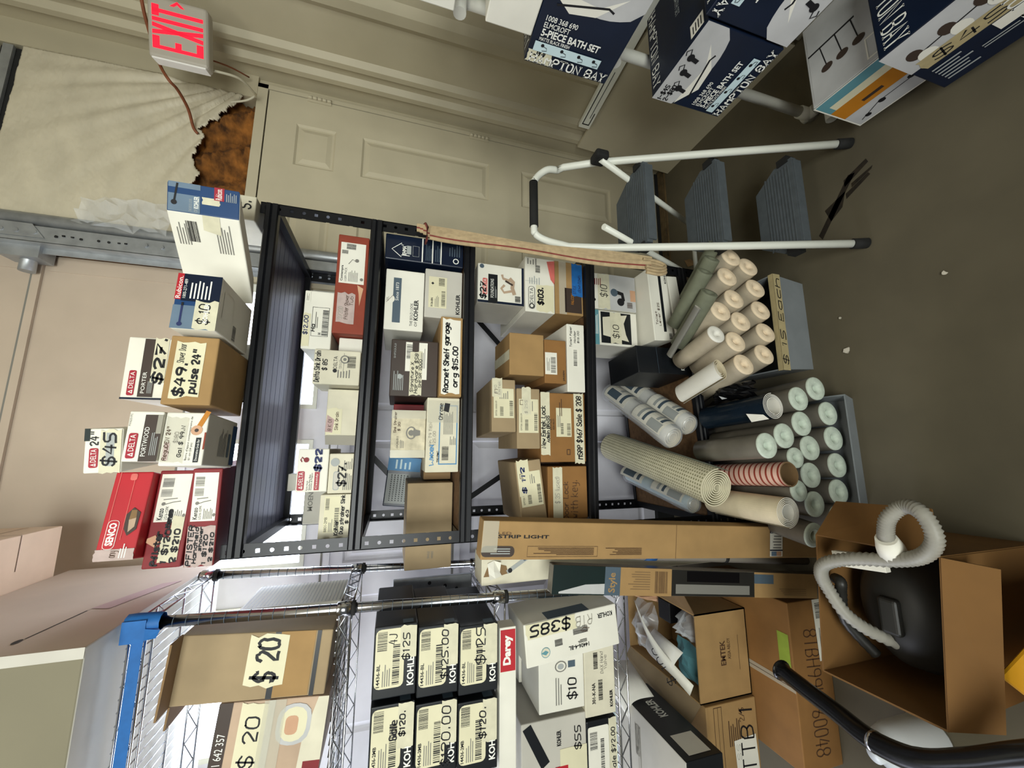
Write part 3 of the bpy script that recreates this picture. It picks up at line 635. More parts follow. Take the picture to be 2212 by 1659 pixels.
d = Dec(o, 'price_tag', 'F', 2); d.tape(.0, .02, .96, .58, 'masking', 4); d.rect(.15, .2, .9, .42, 'print_silver').hand('$45', .16, .12, .90, .54, 'ink', 0, .004); d.done()
def kenzo(label, pos, yaw, w, h, top):
    o = carton(label, pos, (w, .30, h), 'maroon', yaw)
    d = Dec(o, 'label_print'); d.rect(.46, .10, .96, .92, 'sticker').bar(.72, .56, .80, .86, 'ink').bar(.82, .56, .92, .86, 'ink').text('Kenzo', .48, .70, .60, .85, 'ink', 0, .02).text('LG16-1DFK', .48, .58, .62, .66, 'ink').lines(.48, .2, .6, .52, 6).line([(.64, .7), (.66, .5), (.67, .3)], 'print_grey', .002).line([(.69, .75), (.70, .4)], 'print_grey', .002).disc(.645, .74, .004, 'print_grey').disc(.52, .15, .004, 'print_grey', ry=.003); d.done()
    d = Dec(o, 'price_tag', 'F', 2)
    if top:
        d.tape(.06, .12, .30, .62, 'masking', 3); d.tape(.26, .10, .52, .42, 'masking', 5); d.poly([(.20, .72), (.26, .66), (.33, .78), (.30, .98), (.26, .99)], 'tan_print'); d.hand('Pfister', .03, .62, .36, .78, 'ink', 0, .004).hand('Kenso', .40, .46, .58, .56, 'ink', 0, .0045).hand('1 $120', .05, .38, .38, .56, 'ink', 0, .0035).hand('2 $210', .05, .14, .38, .32, 'ink', 0, .0035)
    else:
        d.tape(.01, .04, .40, .96, 'masking_mauve', 3); d.hand('PFISTER', .02, .76, .42, .92, 'ink', 0, .003).hand('Handheld', .04, .60, .40, .72, 'ink', 0, .0026).hand('shower', .16, .46, .40, .56, 'ink', 0, .0026).hand('1 $120', .03, .26, .32, .42, 'ink', 0, .0028).hand('2 $210', .05, .06, .34, .20, 'ink', 0, .0028)
    d.done(); return o
kenzo('maroon box with a handheld shower label resting on the shelving top', (-.022, -.030, 1.8515), -3.0, .236, .0630, False)
kenzo('maroon box with torn corner on top of the other maroon box', (-.016, -.042, 1.9155), 6.4, .227, .077, True)
o = carton('red box with a white logo, topmost of the maroon stack', (.016, -.074, 1.9945), (.195, .26, .073), 'red', 9.7, ry=0)
d = Dec(o, 'carton_print'); d.rect(.0, .84, 1, .86, 'pale_red').rrect(.12, .56, .44, .86, 'print_white', .008).rrect(.125, .575, .435, .845, 'red', .007).text('SENCO', .16, .61, .41, .81, 'print_white', 0, .04).rect(.22, .44, .95, .455, 'pale_red').rrect(.90, .40, .98, .58, 'pale_red', .004); d.poly([(.26, .30), (.33, .10), (.52, .08), (.58, .28), (.50, .44), (.34, .42)], 'dark_brown').poly([(.30, .30), (.36, .16), (.46, .16), (.44, .34)], 'photo_tan').poly([(.44, .34), (.46, .16), (.55, .18), (.55, .32)], 'kraft_dark'); d.lines(.02, .2, .18, .4, 3, 'print_white'); d.done()
d = Dec(o, 'packing_tape', 'F', 2); d.tape(-.004, .0, .12, 1, 'masking_mauve', 8); d.hand('ony', .03, .4, .10, .6, 'ink_brown', 0, .0014); d.done()
# ---- second tier
Z2 = 1.5485
o = carton('red-brown box with white label standing upright beside the shelving post', (.612, .03, Z2-.004), (.326, .34, .092), 'red_brown', 0)
d = Dec(o, 'label_print'); d.rect(.50, .10, .92, .90, 'sticker').text('Contempra', .52, .76, .68, .86, 'ink', 0, .03).text('LG89-7NCK', .52, .66, .66, .73, 'ink').lines(.52, .3, .64, .62, 7).bar(.80, .66, .84, .86, 'ink').bar(.85, .42, .91, .72, 'ink').line([(.70, .62), (.75, .5), (.73, .4)], 'print_grey', .002).disc(.74, .36, .006, 'print_grey').disc(.55, .18, .005, 'print_grey'); d.done()
d = Dec(o, 'price_tag', 'F', 2); d.tape(.10, .34, .40, .90, 'masking_mauve', 2); d.hand('37200', .14, .70, .26, .84, 'pencil', 0, .0016).hand('Pfister Shower', .14, .54, .38, .66, 'ink_brown', 0, .0014).hand('Tub', .28, .40, .37, .50, 'ink_brown', 0, .0014).poly([(.28, .2), (.46, .10), (.49, .30), (.40, .24)], 'tan_print'); d.done()
o = carton('white box marked $12 lying across the red-brown box', (.560, .045, 1.6385), (.185, .30, .082), 'white_card', 0)
d = Dec(o, 'label_print'); d.frame(.22, .12, .72, .70, 'ink', .006).bar(.24, .14, .68, .34, 'ink').lines(.36, .48, .66, .6, 2).text('H', .25, .36, .28, .46, 'ink', 0, .04).rect(.80, .80, .98, .97, 'sticker').lines(.82, .84, .95, .94, 3); d.done()
d = Dec(o, 'price_tag', 'F', 2); d.tape(.04, .74, .60, .99, 'sticker_cream', 4); d.hand('$12.00', .24, .80, .56, .97, 'ink_blue', 0, .0026).hand('Ha', .30, .58, .42, .70, 'ink', 0, .0024); d.done()
o = carton('crumpled low white box pushed in beside the red-brown box', (.562, .07, Z2), (.047, .16, .07), 'white_card', 0, rx=0)
o = carton('white drain box with handwritten $85 between crumpled box and red-brown box', (.452, .03, Z2), (.106, .16, .130), 'cream_card', 0)
d = Dec(o, 'label_print'); d.text('DELTA', .46, .50, .82, .58, 'ink').disc(.40, .54, .006, 'ink').text('72010-CZ', .46, .40, .72, .46, 'print_grey').line([(.3, .36), (.92, .36)], 'print_grey', .001).disc(.74, .34, .013, 'print_grey').disc(.74, .34, .009, 'cream_card').disc(.74, .34, .005, 'print_grey').bar(.50, .10, .84, .28, 'ink').lines(.2, .2, .44, .5, 5); d.done()
d = Dec(o, 'price_tag', 'F', 2); d.hand('Delta Sink Drain', .06, .86, .94, .97, 'ink', 0, .0022).hand('$ 85', .40, .70, .72, .82, 'ink', 0, .0024); d.done()
o = carton('white envelope box jutting behind the $85 drain box', (.458, .20, Z2), (.05, .20, .118), 'white_card', 0)
o = carton('white box with open side flap and a pink drain tag', (.303, .09, Z2), (.144, .24, .094), 'cream_card', 0)
d = Dec(o, 'price_tag'); d.tape(.02, .52, .58, .98, 'sticker_cream', 3); d.poly([(.06, .78), (.34, .74), (.44, .96), (.08, 1.0)], 'mauve').hand('8 K 01', .10, .82, .34, .92, 'ink_brown', 0, .0014).hand('Sink Drain', .12, .62, .50, .72, 'ink_brown', 0, .0016); d.done()
b = MB(); b.poly([(0, 0, 0), (-.030, -.03, -.0), (-.028, -.028, .085), (0, 0, .092)], 'grey_card'); b.poly([(0, .001, .0), (0, .001, .092), (-.028, -.027, .085), (-.030, -.029, 0)], 'grey_card'); b.build('carton_flap', o, (0, 0, .001))
o = carton('white box with bold $27 handwriting under the robe hook box', (.136, .03, Z2), (.113, .28, .0665), 'cream_card', 0)
d = Dec(o, 'carton_print'); d.rrect(.08, .55, .55, .80, 'print_silver', .006).rrect(.10, .58, .53, .77, 'grey_card', .005).lines(.08, .05, .55, .42, 5).lines(.6, .05, .9, .42, 5).disc(.78, .76, .012, 'print_silver'); d.done()
d = Dec(o, 'price_tag', 'F', 2); d.hand('$27.', .18, .26, .74, .66, 'ink', 0, .0045); d.done()
o = carton('white robe hook box with red logo and $22 marking', (.142, .03, 1.6165), (.121, .26, .081), 'white_card', 0)
d = Dec(o, 'carton_print'); delta_logo(d, .04, .74, .48, .96); d.text('Robe Hook', .04, .62, .26, .67, 'ink').text('Gancho Para Bata', .04, .54, .40, .60, 'ink').text('Crochet de Peignoir', .04, .47, .44, .53, 'ink').rect(.04, .26, .46, .42, 'delta_red').text('Cassidy', .07, .30, .42, .38, 'print_white').disc(.74, .72, .007, 'maroon').line([(.74, .76), (.80, .86), (.74, .90), (.70, .86)], 'maroon', .003); d.done()
d = Dec(o, 'price_tag', 'F', 2); d.hand('$22', .48, .22, .98, .46, 'ink_blue', 0, .0055); d.done()
o = carton('white strainer box handwritten $63 at the open end of its tier', (.006, .045, Z2+.001), (.126, .27, .084), 'cream_card', 0)
d = Dec(o, 'label_print'); d.rect(.16, .35, .96, .85, 'sticker_cream').bar(.66, .70, .92, .82, 'ink').bar(.20, .38, .70, .52, 'ink').text('8801-2MB', .18, .74, .50, .83, 'ink').lines(.18, .56, .5, .70, 3); d.done()
d = Dec(o, 'price_tag', 'F', 2); d.hand('Kohler', .10, .38, .42, .50, 'ink', 0, .0024).hand('Duo strainer Sink', .12, .22, .98, .34, 'ink', 0, .0022).hand('$ 63', .34, .06, .64, .17, 'ink', 0, .0022); d.done()
o = carton('plain white box rising behind the $63 strainer box', (.004, .33, Z2+.001), (.127, .10, .18), 'grey_card', 0)
d = Dec(o, 'carton_print'); d.text('MOEN', .35, .84, .85, .93, 'print_grey', 0, .02); d.done()
o = carton('tiny white box perched on the plain white box', (.118, .335, 1.7305), (.058, .09, .056), 'white_card', 0)
# ---- third tier
Z3 = 1.2395
o = carton('dark navy box with house logo standing against the shelving post', (.872, .02, Z3), (.088, .36, .255), 'navy', 0)
d = Dec(o, 'carton_print'); d.line([(.20, .70), (.20, .80), (.12, .80), (.40, .92), (.68, .80), (.60, .80), (.60, .78)], 'print_white', .0025).text('EHMA', .22, .74, .58, .79, 'print_white', 0, .03).rect(.26, .68, .60, .735, 'print_silver').frame(.20, .58, .62, .66, 'print_silver', .01).rect(.02, .53, .98, .545, 'print_white').rect(.02, .40, .98, .415, 'print_white').rect(.02, .29, .98, .305, 'print_white').lines(.1, .42, .9, .5, 4, 'slate').lines(.1, .31, .9, .38, 3, 'slate').disc(.22, .10, .010, 'print_white').disc(.22, .10, .007, 'navy').lines(.4, .04, .9, .2, 5, 'slate'); d.done()
o = carton('beige-white box with barcode label standing under the striped white box', (.690, .03, Z3), (.170, .30, .124), 'grey_card', 0)
d = Dec(o, 'label_print'); d.rect(.20, .42, .84, .90, 'sticker_cream').text('9136-BN', .22, .78, .40, .84, 'ink', 0, .03).lines(.22, .62, .48, .74, 4).bar(.24, .46, .56, .56, 'ink').bar(.66, .48, .82, .64, 'ink').disc(.70, .80, .005, 'ink', 4); kohler(d, .10, .06, .52, .17, 'ink'); d.done()
o = carton('white box with slate band and round seal on the barcode-labelled box', (.637, .03, 1.3655), (.205, .28, .122), 'white_card', 0)
d = Dec(o, 'carton_print'); d.rect(.12, .60, .86, .80, 'slate').text('Since 1873', .48, .66, .78, .74, 'print_white').text('THE BOLD LOOK', .08, .28, .46, .35, 'ink').text('OF', .08, .16, .16, .23, 'ink'); kohler(d, .18, .14, .52, .26, 'ink'); d.done()
d = Dec(o, 'round_seal', 'F', 2); d.disc(.50, .875, .0148, 'sticker').line([(.44, .96), (.56, .80)], 'ink_brown', .0012).lines(.46, .9, .54, .97, 3); d.done()
o = carton('slim brown box with bracket shelf note under the dark brown box', (.425, .0, Z3), (.262, .30, .071), 'kraft', 0)
d = Dec(o, 'price_tag'); d.tape(.03, .10, .97, .92, 'sticker', 2); d.hand('Racnet Shelf garage', .05, .54, .92, .84, 'ink', 0, .0042, jit=.2).hand('org $15.00', .12, .14, .62, .46, 'ink', 0, .0042); d.done()
o = carton('dark brown hardware box marked $58 with white stickers', (.426, .04, 1.3120), (.184, .28, .148), 'dark_brown', 0)
d = Dec(o, 'label_print'); d.rect(.44, .56, .96, .70, 'sticker').bar(.66, .56, .92, .68, 'ink').text('SHFSGUL0', .66, .90, .92, .94, 'print_silver').lines(.1, .72, .45, .94, 6, 'print_silver').disc(.34, .80, .008, 'print_silver').rect(.30, .24, .96, .42, 'sticker').lines(.5, .28, .9, .38, 3); d.done()
d = Dec(o, 'price_tag', 'F', 2); d.tape(.02, .34, .80, .60, 'masking', 2); d.hand('Signature X', .08, .50, .60, .58, 'ink', 0, .002).hand('Hardware $58', .06, .42, .76, .51, 'ink', 0, .0022).hand('SHFSR 2000', .16, .35, .66, .41, 'ink', 0, .0018); d.done()
o = carton('dark red box hiding between dark brown box and crumpled box', (.352, .20, 1.24), (.066, .20, .205), 'maroon', 0)
o = carton('white box with a blue outlined label and chrome note', (.190, .03, Z3), (.234, .15, .1035), 'cream_card', 0)
d = Dec(o, 'label_print'); d.frame(.10, .06, .90, .62, 'moen_blue', .014); d.text('MOEN', .18, .76, .36, .88, 'moen_blue', 0, .05).line([(.09, .88), (.10, .76), (.13, .80), (.16, .76), (.17, .88)], 'moen_blue', .003).text('T951PMC', .13, .60, .28, .67, 'ink', 0, .03).bar(.16, .32, .34, .52, 'ink').lines(.5, .2, .84, .5, 7).lines(.36, .1, .48, .3, 4); d.done()
d = Dec(o, 'price_tag', 'F', 2); d.rect(.66, .02, .96, .98, 'clear_tape').hand('Chrome', .70, .52, .92, .64, 'ink', 0, .002).poly([(.80, .34), (.92, .30), (.93, .46), (.82, .50)], 'ink').hand('Min T9 TIEN', .34, .84, .66, .92, 'pencil', 0, .0014).hand('125.00', .36, .72, .54, .80, 'pencil', 0, .0014); d.done()
o = carton('crumpled dirty white box with a basket strainer drawing', (.235, .04, 1.3445), (.147, .135, .104), 'dirty_card', 0)
d = Dec(o, 'carton_print'); d.disc(.52, .42, .020, 'print_grey', ry=.016).disc(.52, .42, .016, 'dirty_card', ry=.012).disc(.52, .42, .009, 'print_grey').poly([(.44, .36), (.60, .36), (.57, .16), (.47, .16)], 'print_grey').text('OGN-011', .20, .78, .44, .84, 'ink').lines(.20, .62, .40, .74, 3).hand('Sink Strainer', .52, .86, .96, .93, 'ink_brown', 0, .0013).hand('$ 30', .56, .74, .74, .82, 'ink_brown', 0, .0014); d.done()
d = Dec(o, 'packing_tape', 'F', 2); d.rect(.82, 0, 1, 1, 'clear_tape'); d.done()
d = Dec(o, 'packing_tape', 'F', 2); d.rect(0, .0, .16, 1, 'clear_tape'); d.done()
o = carton('drain grate pack with blue header leaning behind the crumpled box', (.024, .405, Z3+.004), (.190, .024, .228), 'navy', 0, rx=-4, ry=5)
d = Dec(o, 'drain_grate'); d.rect(.06, .60, .66, .98, 'print_silver')
for i in range(13):
    for j in range(6): d.disc(.12+.042*i, .65+.052*j, .0022, 'ink', 6)
d.disc(.10, .56, .014, 'slate').disc(.10, .56, .010, 'print_silver'); d.done()
d = Dec(o, 'header_card', 'F', 2); d.rect(.72, .45, 1, 1, 'moen_blue').lines(.76, .6, .96, .9, 4, 'ice'); d.done()
o = carton('plain brown box poking out past the shelving end post', (-.122, .14, Z3), (.272, .25, .149), 'kraft_grey', 0)
d = Dec(o, 'carton_print'); d.text('SINGLE', .12, .48, .2, .53, 'print_grey').text('HANDLE', .12, .40, .2, .45, 'print_grey'); d.done()
o = carton('white box set back between the drain grate pack and brown box', (.232, .30, Z3), (.10, .10, .16), 'white_card', 0)
o = carton('dark taupe box in the corner beside the plain brown box', (.156, .20, Z3), (.055, .15, .095), 'kraft_dark', 0)
# ---- fourth tier
Z4 = .800
o = carton('brown box with blue tape at the bottom of the faucet stack', (.744, .016, .790), (.204, .34, .112), 'kraft', 0)
d = Dec(o, 'carton_print'); d.rect(.04, .06, .50, .66, 'dark_brown').text('FALCON', .20, .34, .40, .44, 'orange_print'); d.done()
d = Dec(o, 'blue_note', 'F', 2); d.tape(.36, .02, .98, .40, 'blue_tape', 5); d.hand('STYLE', .40, .26, .56, .36, 'ink_blue', 0, .0016).hand('downtown', .44, .08, .76, .20, 'ink_blue', 0, .0016); d.done()
d = Dec(o, 'packing_tape', 'F'); d.rect(0, .60, 1, .86, 'clear_tape'); d.done()
o = carton('white faucet box marked $103 on the blue-taped brown box', (.741, .016, .9035), (.207, .34, .113), 'white_card', 0)
d = Dec(o, 'label_print'); d.rrect(.05, .68, .46, .90, 'ink', .010).rrect(.056, .70, .454, .885, 'white_card', .009).text('DELTA', .16, .74, .43, .85, 'ink').disc(.105, .79, .010, 'ink').disc(.105, .79, .006, 'white_card').bar(.72, .50, .86, .66, 'ink').lines(.86, .6, .98, .96, 4).lines(.5, .5, .66, .9, 5, 'print_silver').line([(.55, .6), (.55, 1)], 'print_silver', .001); d.done()
d = Dec(o, 'price_tag', 'F', 2); d.tape(.02, .04, .50, .64, 'sticker_cream', 2); d.hand('$103.', .14, .38, .44, .60, 'ink', 0, .0055).poly([(.54, .02), (.60, .0), (.98, .0), (.95, .27), (.62, .14)], 'pale_red'); d.done()
o = carton('faucet box picturing a bronze tap, marked $27, top of the faucet stack', (.762, .03, 1.0175), (.144, .22, .168), 'white_card', 0, fm={'L': 'grey_card'})
d = Dec(o, 'carton_print'); d.rect(.0, .0, .06, 1, 'navy').rect(.0, .0, 1, .05, 'navy').rect(.0, .58, .74, .78, 'black_card').text('FOUNDATIONS', .14, .66, .62, .73, 'print_white').lines(.14, .60, .5, .64, 2, 'print_silver').line([(.30, .22), (.44, .26), (.60, .24), (.66, .30)], 'photo_tan', .014).line([(.36, .26), (.30, .44), (.40, .50), (.48, .44)], 'photo_tan', .009).line([(.60, .24), (.66, .46), (.74, .48)], 'photo_tan', .009).line([(.52, .26), (.60, .40)], 'dark_brown', .007).bar(.08, .08, .24, .20, 'ink').disc(.92, .92, .008, 'slate'); d.done()
d = Dec(o, 'price_tag', 'F', 2); delta_logo(d, .20, .80, .62, .90, 'pale_red'); d.hand('$27', .10, .82, .52, .96, 'ink', 0, .0048); d.done()
o = carton('white holder box lying lowest in the middle stack', (.457, .0, .801), (.245, .26, .068), 'white_card', -1)
d = Dec(o, 'label_print'); d.rect(.36, .30, .66, .74, 'sticker').bar(.38, .44, .62, .64, 'ink'); d.hand('Toilet Paper', .66, .70, .96, .84, 'ink', 0, .0014).hand('Holder', .72, .50, .90, .62, 'ink', 0, .0014).hand('$15.00', .72, .30, .90, .42, 'ink', 0, .0014); d.done()
o = carton('flat brown box with small white label under the plain kraft cube', (.484, .0, .8715), (.155, .22, .082), 'kraft_orange', 0)
d = Dec(o, 'label_print'); d.rect(.20, .44, .70, .98, 'sticker').bar(.24, .50, .60, .72, 'ink').lines(.28, .76, .6, .92, 3).text('JAGEN', .06, .08, .30, .18, 'ink', 0, .02); d.done()
o = carton('plain kraft cube taped shut on the small flat box', (.507, .0, .9555), (.146, .20, .124), 'kraft', 0)
d = Dec(o, 'packing_tape', 'T'); d.rect(.36, 0, .60, 1, 'masking'); d.done()
o = carton('brown lock box with handwritten tape strips under two smaller boxes', (.218, .0, .806), (.233, .26, .165), 'kraft_orange', 0)
d = Dec(o, 'label_print'); d.rect(.36, .32, .78, .66, 'sticker_cream').bar(.38, .34, .56, .42, 'ink').bar(.40, .50, .56, .56, 'ink').lines(.5, .56, .76, .64, 3).text('EMTEK', .46, .76, .62, .80, 'ink').text('ASSA ABLOY', .46, .70, .62, .74, 'ink').lines(.66, .52, .96, .60, 2, 'ink_brown').frame(.10, .36, .18, .44, 'ink_brown', .01); d.done()
d = Dec(o, 'price_tag', 'F', 2); d.tape(.10, .80, 1.0, 1.0, 'masking', 1); d.hand('New Emtek Lock', .20, .90, .80, .99, 'ink', 0, .0032).hand('Admin BRASS', .28, .81, .66, .88, 'ink', 0, .0028); d.tape(-.02, .04, 1.0, .26, 'masking', 7); d.hand('MSRP $467 Sale $ 208', .04, .07, .96, .22, 'ink', 0, .0036); d.done()
def emtek(label, pos, dim, yaw, rx=0, ry=0, mat='kraft_grey', price='$ 70'):
    o = carton(label, pos, dim, mat, yaw, rx, ry)
    d = Dec(o, 'label_print'); d.rect(.26, .08, .82, .92, 'sticker_cream').bar(.30, .12, .60, .26, 'ink').bar(.30, .52, .48, .66, 'ink').text('EMTEK 00000109', .30, .78, .58, .85, 'ink').lines(.62, .3, .8, .7, 5).frame(.72, .74, .80, .88, 'ink_brown', .008); d.done()
    return o
o = emtek('kraft box with shipping label on the handwritten brown lock box', (.262, .0, .973), (.200, .24, .081), 0)
d = Dec(o, 'price_tag', 'F', 2); d.tape(.56, .40, 1.02, .80, 'masking', 2); d.hand('$ 255', .58, .54, .80, .68, 'pencil', 0, .0014); d.done()
o = emtek('kraft box with pencil note, highest of the three lock boxes', (.316, .0, 1.057), (.175, .25, .082), 3)
d = Dec(o, 'price_tag', 'F', 2); d.tape(.66, .56, 1.02, .98, 'masking', 6); d.hand('$ 70', .72, .78, .88, .90, 'pencil', 0, .0014).hand('Emtek', .70, .64, .96, .74, 'pencil', 0, .0014); d.done()
o = carton('orange-brown box labelled door lock with key', (.034, .0, .806), (.170, .26, .142), 'kraft_orange', 0)
d = Dec(o, 'price_tag'); d.tape(.02, .64, .98, .88, 'masking', 3); d.hand('$ 35 (used)', .30, .70, .80, .84, 'pencil', 0, .0018); d.done()
d = Dec(o, 'marker_lettering', 'F', 1); d.hand('Door Lock', -.0, .50, .70, .62, 'ink_brown', 0, .0024).hand('with key.', .02, .20, .72, .44, 'ink_brown', 0, .0022); d.done()
o = emtek('tilted grey-brown box marked $112 on the door lock box', (.036, .0, .9510), (.195, .22, .088), 0, ry=-7)
d = Dec(o, 'price_tag', 'F', 2); d.tape(.44, .50, 1.02, .96, 'sticker_cream', 2); d.hand('$ 112', .48, .66, .90, .84, 'ink_blue', 0, .0042); d.done()
# ---- bottom tier
o = carton('flat white box with black lettering at the base of the towel bar pile', (.70, -.035, .380), (.235, .22, .046), 'white_card', 3, ry=-4.2)
d = Dec(o, 'carton_print'); kohler(d, .10, .3, .36, .6, 'ink'); d.rect(.36, .5, .7, .95, 'sticker'); d.done()
o = carton('long white box with a dark stripe and lever note', (.667, -.03, .4345), (.285, .20, .086), 'white_card', 0, ry=-3.5)
d = Dec(o, 'carton_print'); d.rect(.12, .34, .98, .48, 'black_card'); kohler(d, .80, .06, .98, .17, 'ink').hand('Toilet', .22, .74, .40, .84, 'ink_brown', 0, .0016).hand('Lever $25', .20, .58, .52, .70, 'ink_brown', 0, .0016).bar(.02, .08, .10, .24, 'ink'); d.done()
o = carton('pale box picturing a black robe hook, tagged $10', (.795, .05, .5400), (.146, .20, .20), 'white_card', 0)
d = Dec(o, 'carton_print'); d.rect(.0, .0, 1, .74, 'photo_grey').rect(.30, .0, .62, .12, 'tan_print').line([(.52, .44), (.48, .30), (.32, .28), (.24, .34)], 'ink', .016).disc(.25, .34, .016, 'ink').disc(.5, .48, .016, 'slate').line([(.22, .92), (.60, .93)], 'ink', .004).disc(.24, .92, .006, 'ink').lines(.66, .76, .96, .96, 5, 'maroon').bar(.10, .08, .26, .2, 'ink_brown'); d.done()
d = Dec(o, 'price_tag', 'F', 2); d.tape(.02, .58, .98, .84, 'masking', 2); d.hand('$10', .34, .62, .68, .80, 'ink', 0, .003); d.done()
o = carton('grey box picturing a towel holder, tagged $10 across its window', (.652, .05, .5400), (.138, .20, .20), 'white_card', 0)
d = Dec(o, 'carton_print'); d.rect(.0, .84, 1, 1, 'teal_print').rect(.06, .14, .96, .80, 'black_card').poly([(.28, .76), (.80, .76), (.92, .22), (.66, .30), (.34, .26), (.14, .20)], 'cream_card').lines(.3, .86, .9, .97, 4, 'print_white'); d.done()
d = Dec(o, 'price_tag', 'F', 2); d.tape(.06, .36, .96, .60, 'masking', 2); d.hand('$10', .22, .40, .60, .56, 'ink', 0, .003); d.done()
o = carton('long black box with white lettering angled on the bottom tier', (.542, -.008, .348), (.106, .20, .236), 'black_card', 6)
d = Dec(o, 'carton_print'); kohler(d, .16, .12, .58, .19); d.line([(0, .62), (1, .62)], 'slate', .001); d.done()
# ---- boxes on the wire rack
ra_ = 0
def mb6(label, pos, code, note, dim=(.162, .29, .1035)):
    o = carton(label, pos, dim, 'black_card', 0, ry=ra_, fm={}, group=None)
    d = Dec(o, 'label_print'); d.rrect(.14, .30, .96, .96, 'sticker_cream', .012).bar(.66, .70, .94, .92, 'ink').bar(.18, .40, .74, .56, 'ink').text(code, .17, .84, .48, .92, 'ink', 0, .02).lines(.17, .60, .5, .80, 4); kohler(d, .14, .06, .62, .22); d.done()
    d = Dec(o, 'price_tag', 'F', 2)
    if note[0] == '$125': d.tape(.52, .02, .98, .40, 'masking', 3); d.hand('$125', .50, .16, .88, .36, 'ink', 0, .0028).hand('4J', .74, .48, .88, .66, 'ink', 0, .002)
    else:
        d.tape(.40, .02, .99, .38, 'masking', 4)
        for t, q in note[1:]: d.hand(t, *q, 'ink', 0, .003)
    d.done()
    d = Dec(o, 'carton_print', 'R'); d.rect(.02, .1, .10, .35, 'slate'); d.done()
    return o
yb = -.125; x1, x2 = -.340, -.512
mb6('black box marked $125 at the top of the wire rack stack beside the post', (x1+.006, yb, 1.3585), '14436-BL', ['$125'])
mb6('black box marked $125.00, middle of the stack beside the rack post', (x1-.006, yb, 1.2535), '14436-BL', ['', ('$125.00', (.22, .24, .92, .44))])
mb6('black box with bold $125, lowest of the stack beside the rack post', (x1-.018, yb, 1.1490), '14436-BL', ['', ('$125', (.42, .30, .96, .60))])
mb6('black box with sale note $120, top of the stack away from the rack post', (x2+.002, yb, 1.3585), '14436-2MB', ['', ('Sale', (.52, .40, .78, .56)), ('$120.', (.56, .20, .88, .36))])
mb6('black box with oversized $120.00, middle of the stack away from the post', (x2-.010, yb, 1.2535), '14436-2MB', ['', ('$120.00', (.10, .14, .92, .40))])
mb6('black box marked $120, lowest of the stack away from the rack post', (x2-.024, yb, 1.1490), '14436-2MB', ['', ('$120.', (.46, .28, .88, .48))])
o = carton('flat white box with red panel under the stacked black boxes', (-.60, -.118, 1.096), (.385, .048, .046), 'white_card', 0, ry=ra_)
d = Dec(o, 'carton_print'); d.rect(.72, .05, .985, .95, 'red').text('Darey', .76, .2, .95, .8, 'print_white', 0, .05); d.done()
o = carton('galvanised metal tray standing at the back of the wire rack', (-.62, .245, 1.149), (.44, .02, .27), 'galv', 0, ry=ra_, cat='tray', name='metal_tray')
d = Dec(o, 'punched_hole_pattern')
for a, q in ((.93, .9), (.96, .55), (.90, .2), (.86, .75), (.93, .35)): d.disc(a, q, .006, 'ink')
d.done()
o = carton('white box with $385 marker, lettered upside down, hanging over the rack edge', (-.308, -.105, .770), (.112, .16, .292), 'white_card', 0, ry=-5)
d = Dec(o, 'label_print'); d.text('KOHLER', .74, .05, .86, .22, 'ink', 90, .03).disc(.26, .80, .0135, 'teal_print').disc(.26, .80, .0118, 'cream_card').poly([(.20, .80), (.26, .77), (.31, .80), (.26, .85)], 'teal_print').bar(.34, .62, .50, .70, 'ink').bar(.50, .34, .66, .50, 'ink').text('14406-4-BL', .16, .34, .26, .56, 'ink', 90, .02).lines(.28, .36, .36, .46, 3, 'ink', True); d.done()
d = Dec(o, 'price_lettering', 'F', 2); d.tape(.64, .46, .99, .98, 'sticker_cream', 2); d.hand('$385', .66, .52, .97, .94, 'ink', 90, .0055).hand('RTB', .66, .28, .90, .46, 'pencil', 90, .002).line([(.52, .36), (.58, .32), (.62, .38), (.56, .42), (.52, .36)], 'ink_brown', .0016); d.done()
d = Dec(o, 'printed_stripe', 'R'); d.rect(.0, .30, .3, .75, 'slate'); d.done()
o = carton('white strainer box marked $10 leaning on the rack shelf', (-.488, -.05, .8625), (.147, .16, .144), 'white_card', 0, ry=0)
d = Dec(o, 'carton_print'); d.disc(.80, .52, .015, 'print_grey', ry=.019).disc(.80, .52, .012, 'white_card', ry=.015).disc(.80, .52, .008, 'print_silver', ry=.010).rect(.76, .20, .88, .36, 'slate').lines(.12, .50, .66, .66, 3); d.done()
d = Dec(o, 'price_tag', 'F', 2); d.hand('$10', .18, .16, .56, .40, 'ink', 0, .0036); d.done()
o = carton('long white box with barcode and handwriting low on the rack', (-.521, -.05, .7595), (.187, .24, .102), 'cream_card', 0)
d = Dec(o, 'label_print'); d.bar(.22, .42, .52, .56, 'ink').text('301-K-NA', .18, .66, .48, .77, 'ink', 0, .02).bar(.68, .56, .92, .70, 'ink').hand('DAX Hand', .60, .38, .92, .48, 'pencil', 0, .0014).hand('Valve', .66, .26, .86, .36, 'pencil', 0, .0014); kohler(d, .10, .10, .34, .20, 'ink'); d.done()
o = carton('white box with black diagonal stripe marked $55 at the rack edge', (-.652, -.05, .8605), (.15, .26, .20), 'grey_card', 0, ry=0)
d = Dec(o, 'carton_print'); d.poly([(.90, .98), (.98, .86), (.30, .58), (.20, .70)], 'black_card').text('KOHLER', .52, .40, .78, .47, 'ink', 0, .03).rect(.0, .0, .46, .42, 'sticker_cream').rect(.02, .30, .18, .50, 'red'); d.done()
d = Dec(o, 'price_tag', 'F', 2); d.hand('$55', .40, .08, .80, .20, 'ink', 0, .003); d.done()
o = carton('black-edged box with white label marked $72.00 low on the rack', (-.718, -.05, .7595), (.187, .24, .100), 'black_card', 0, ry=ra_)
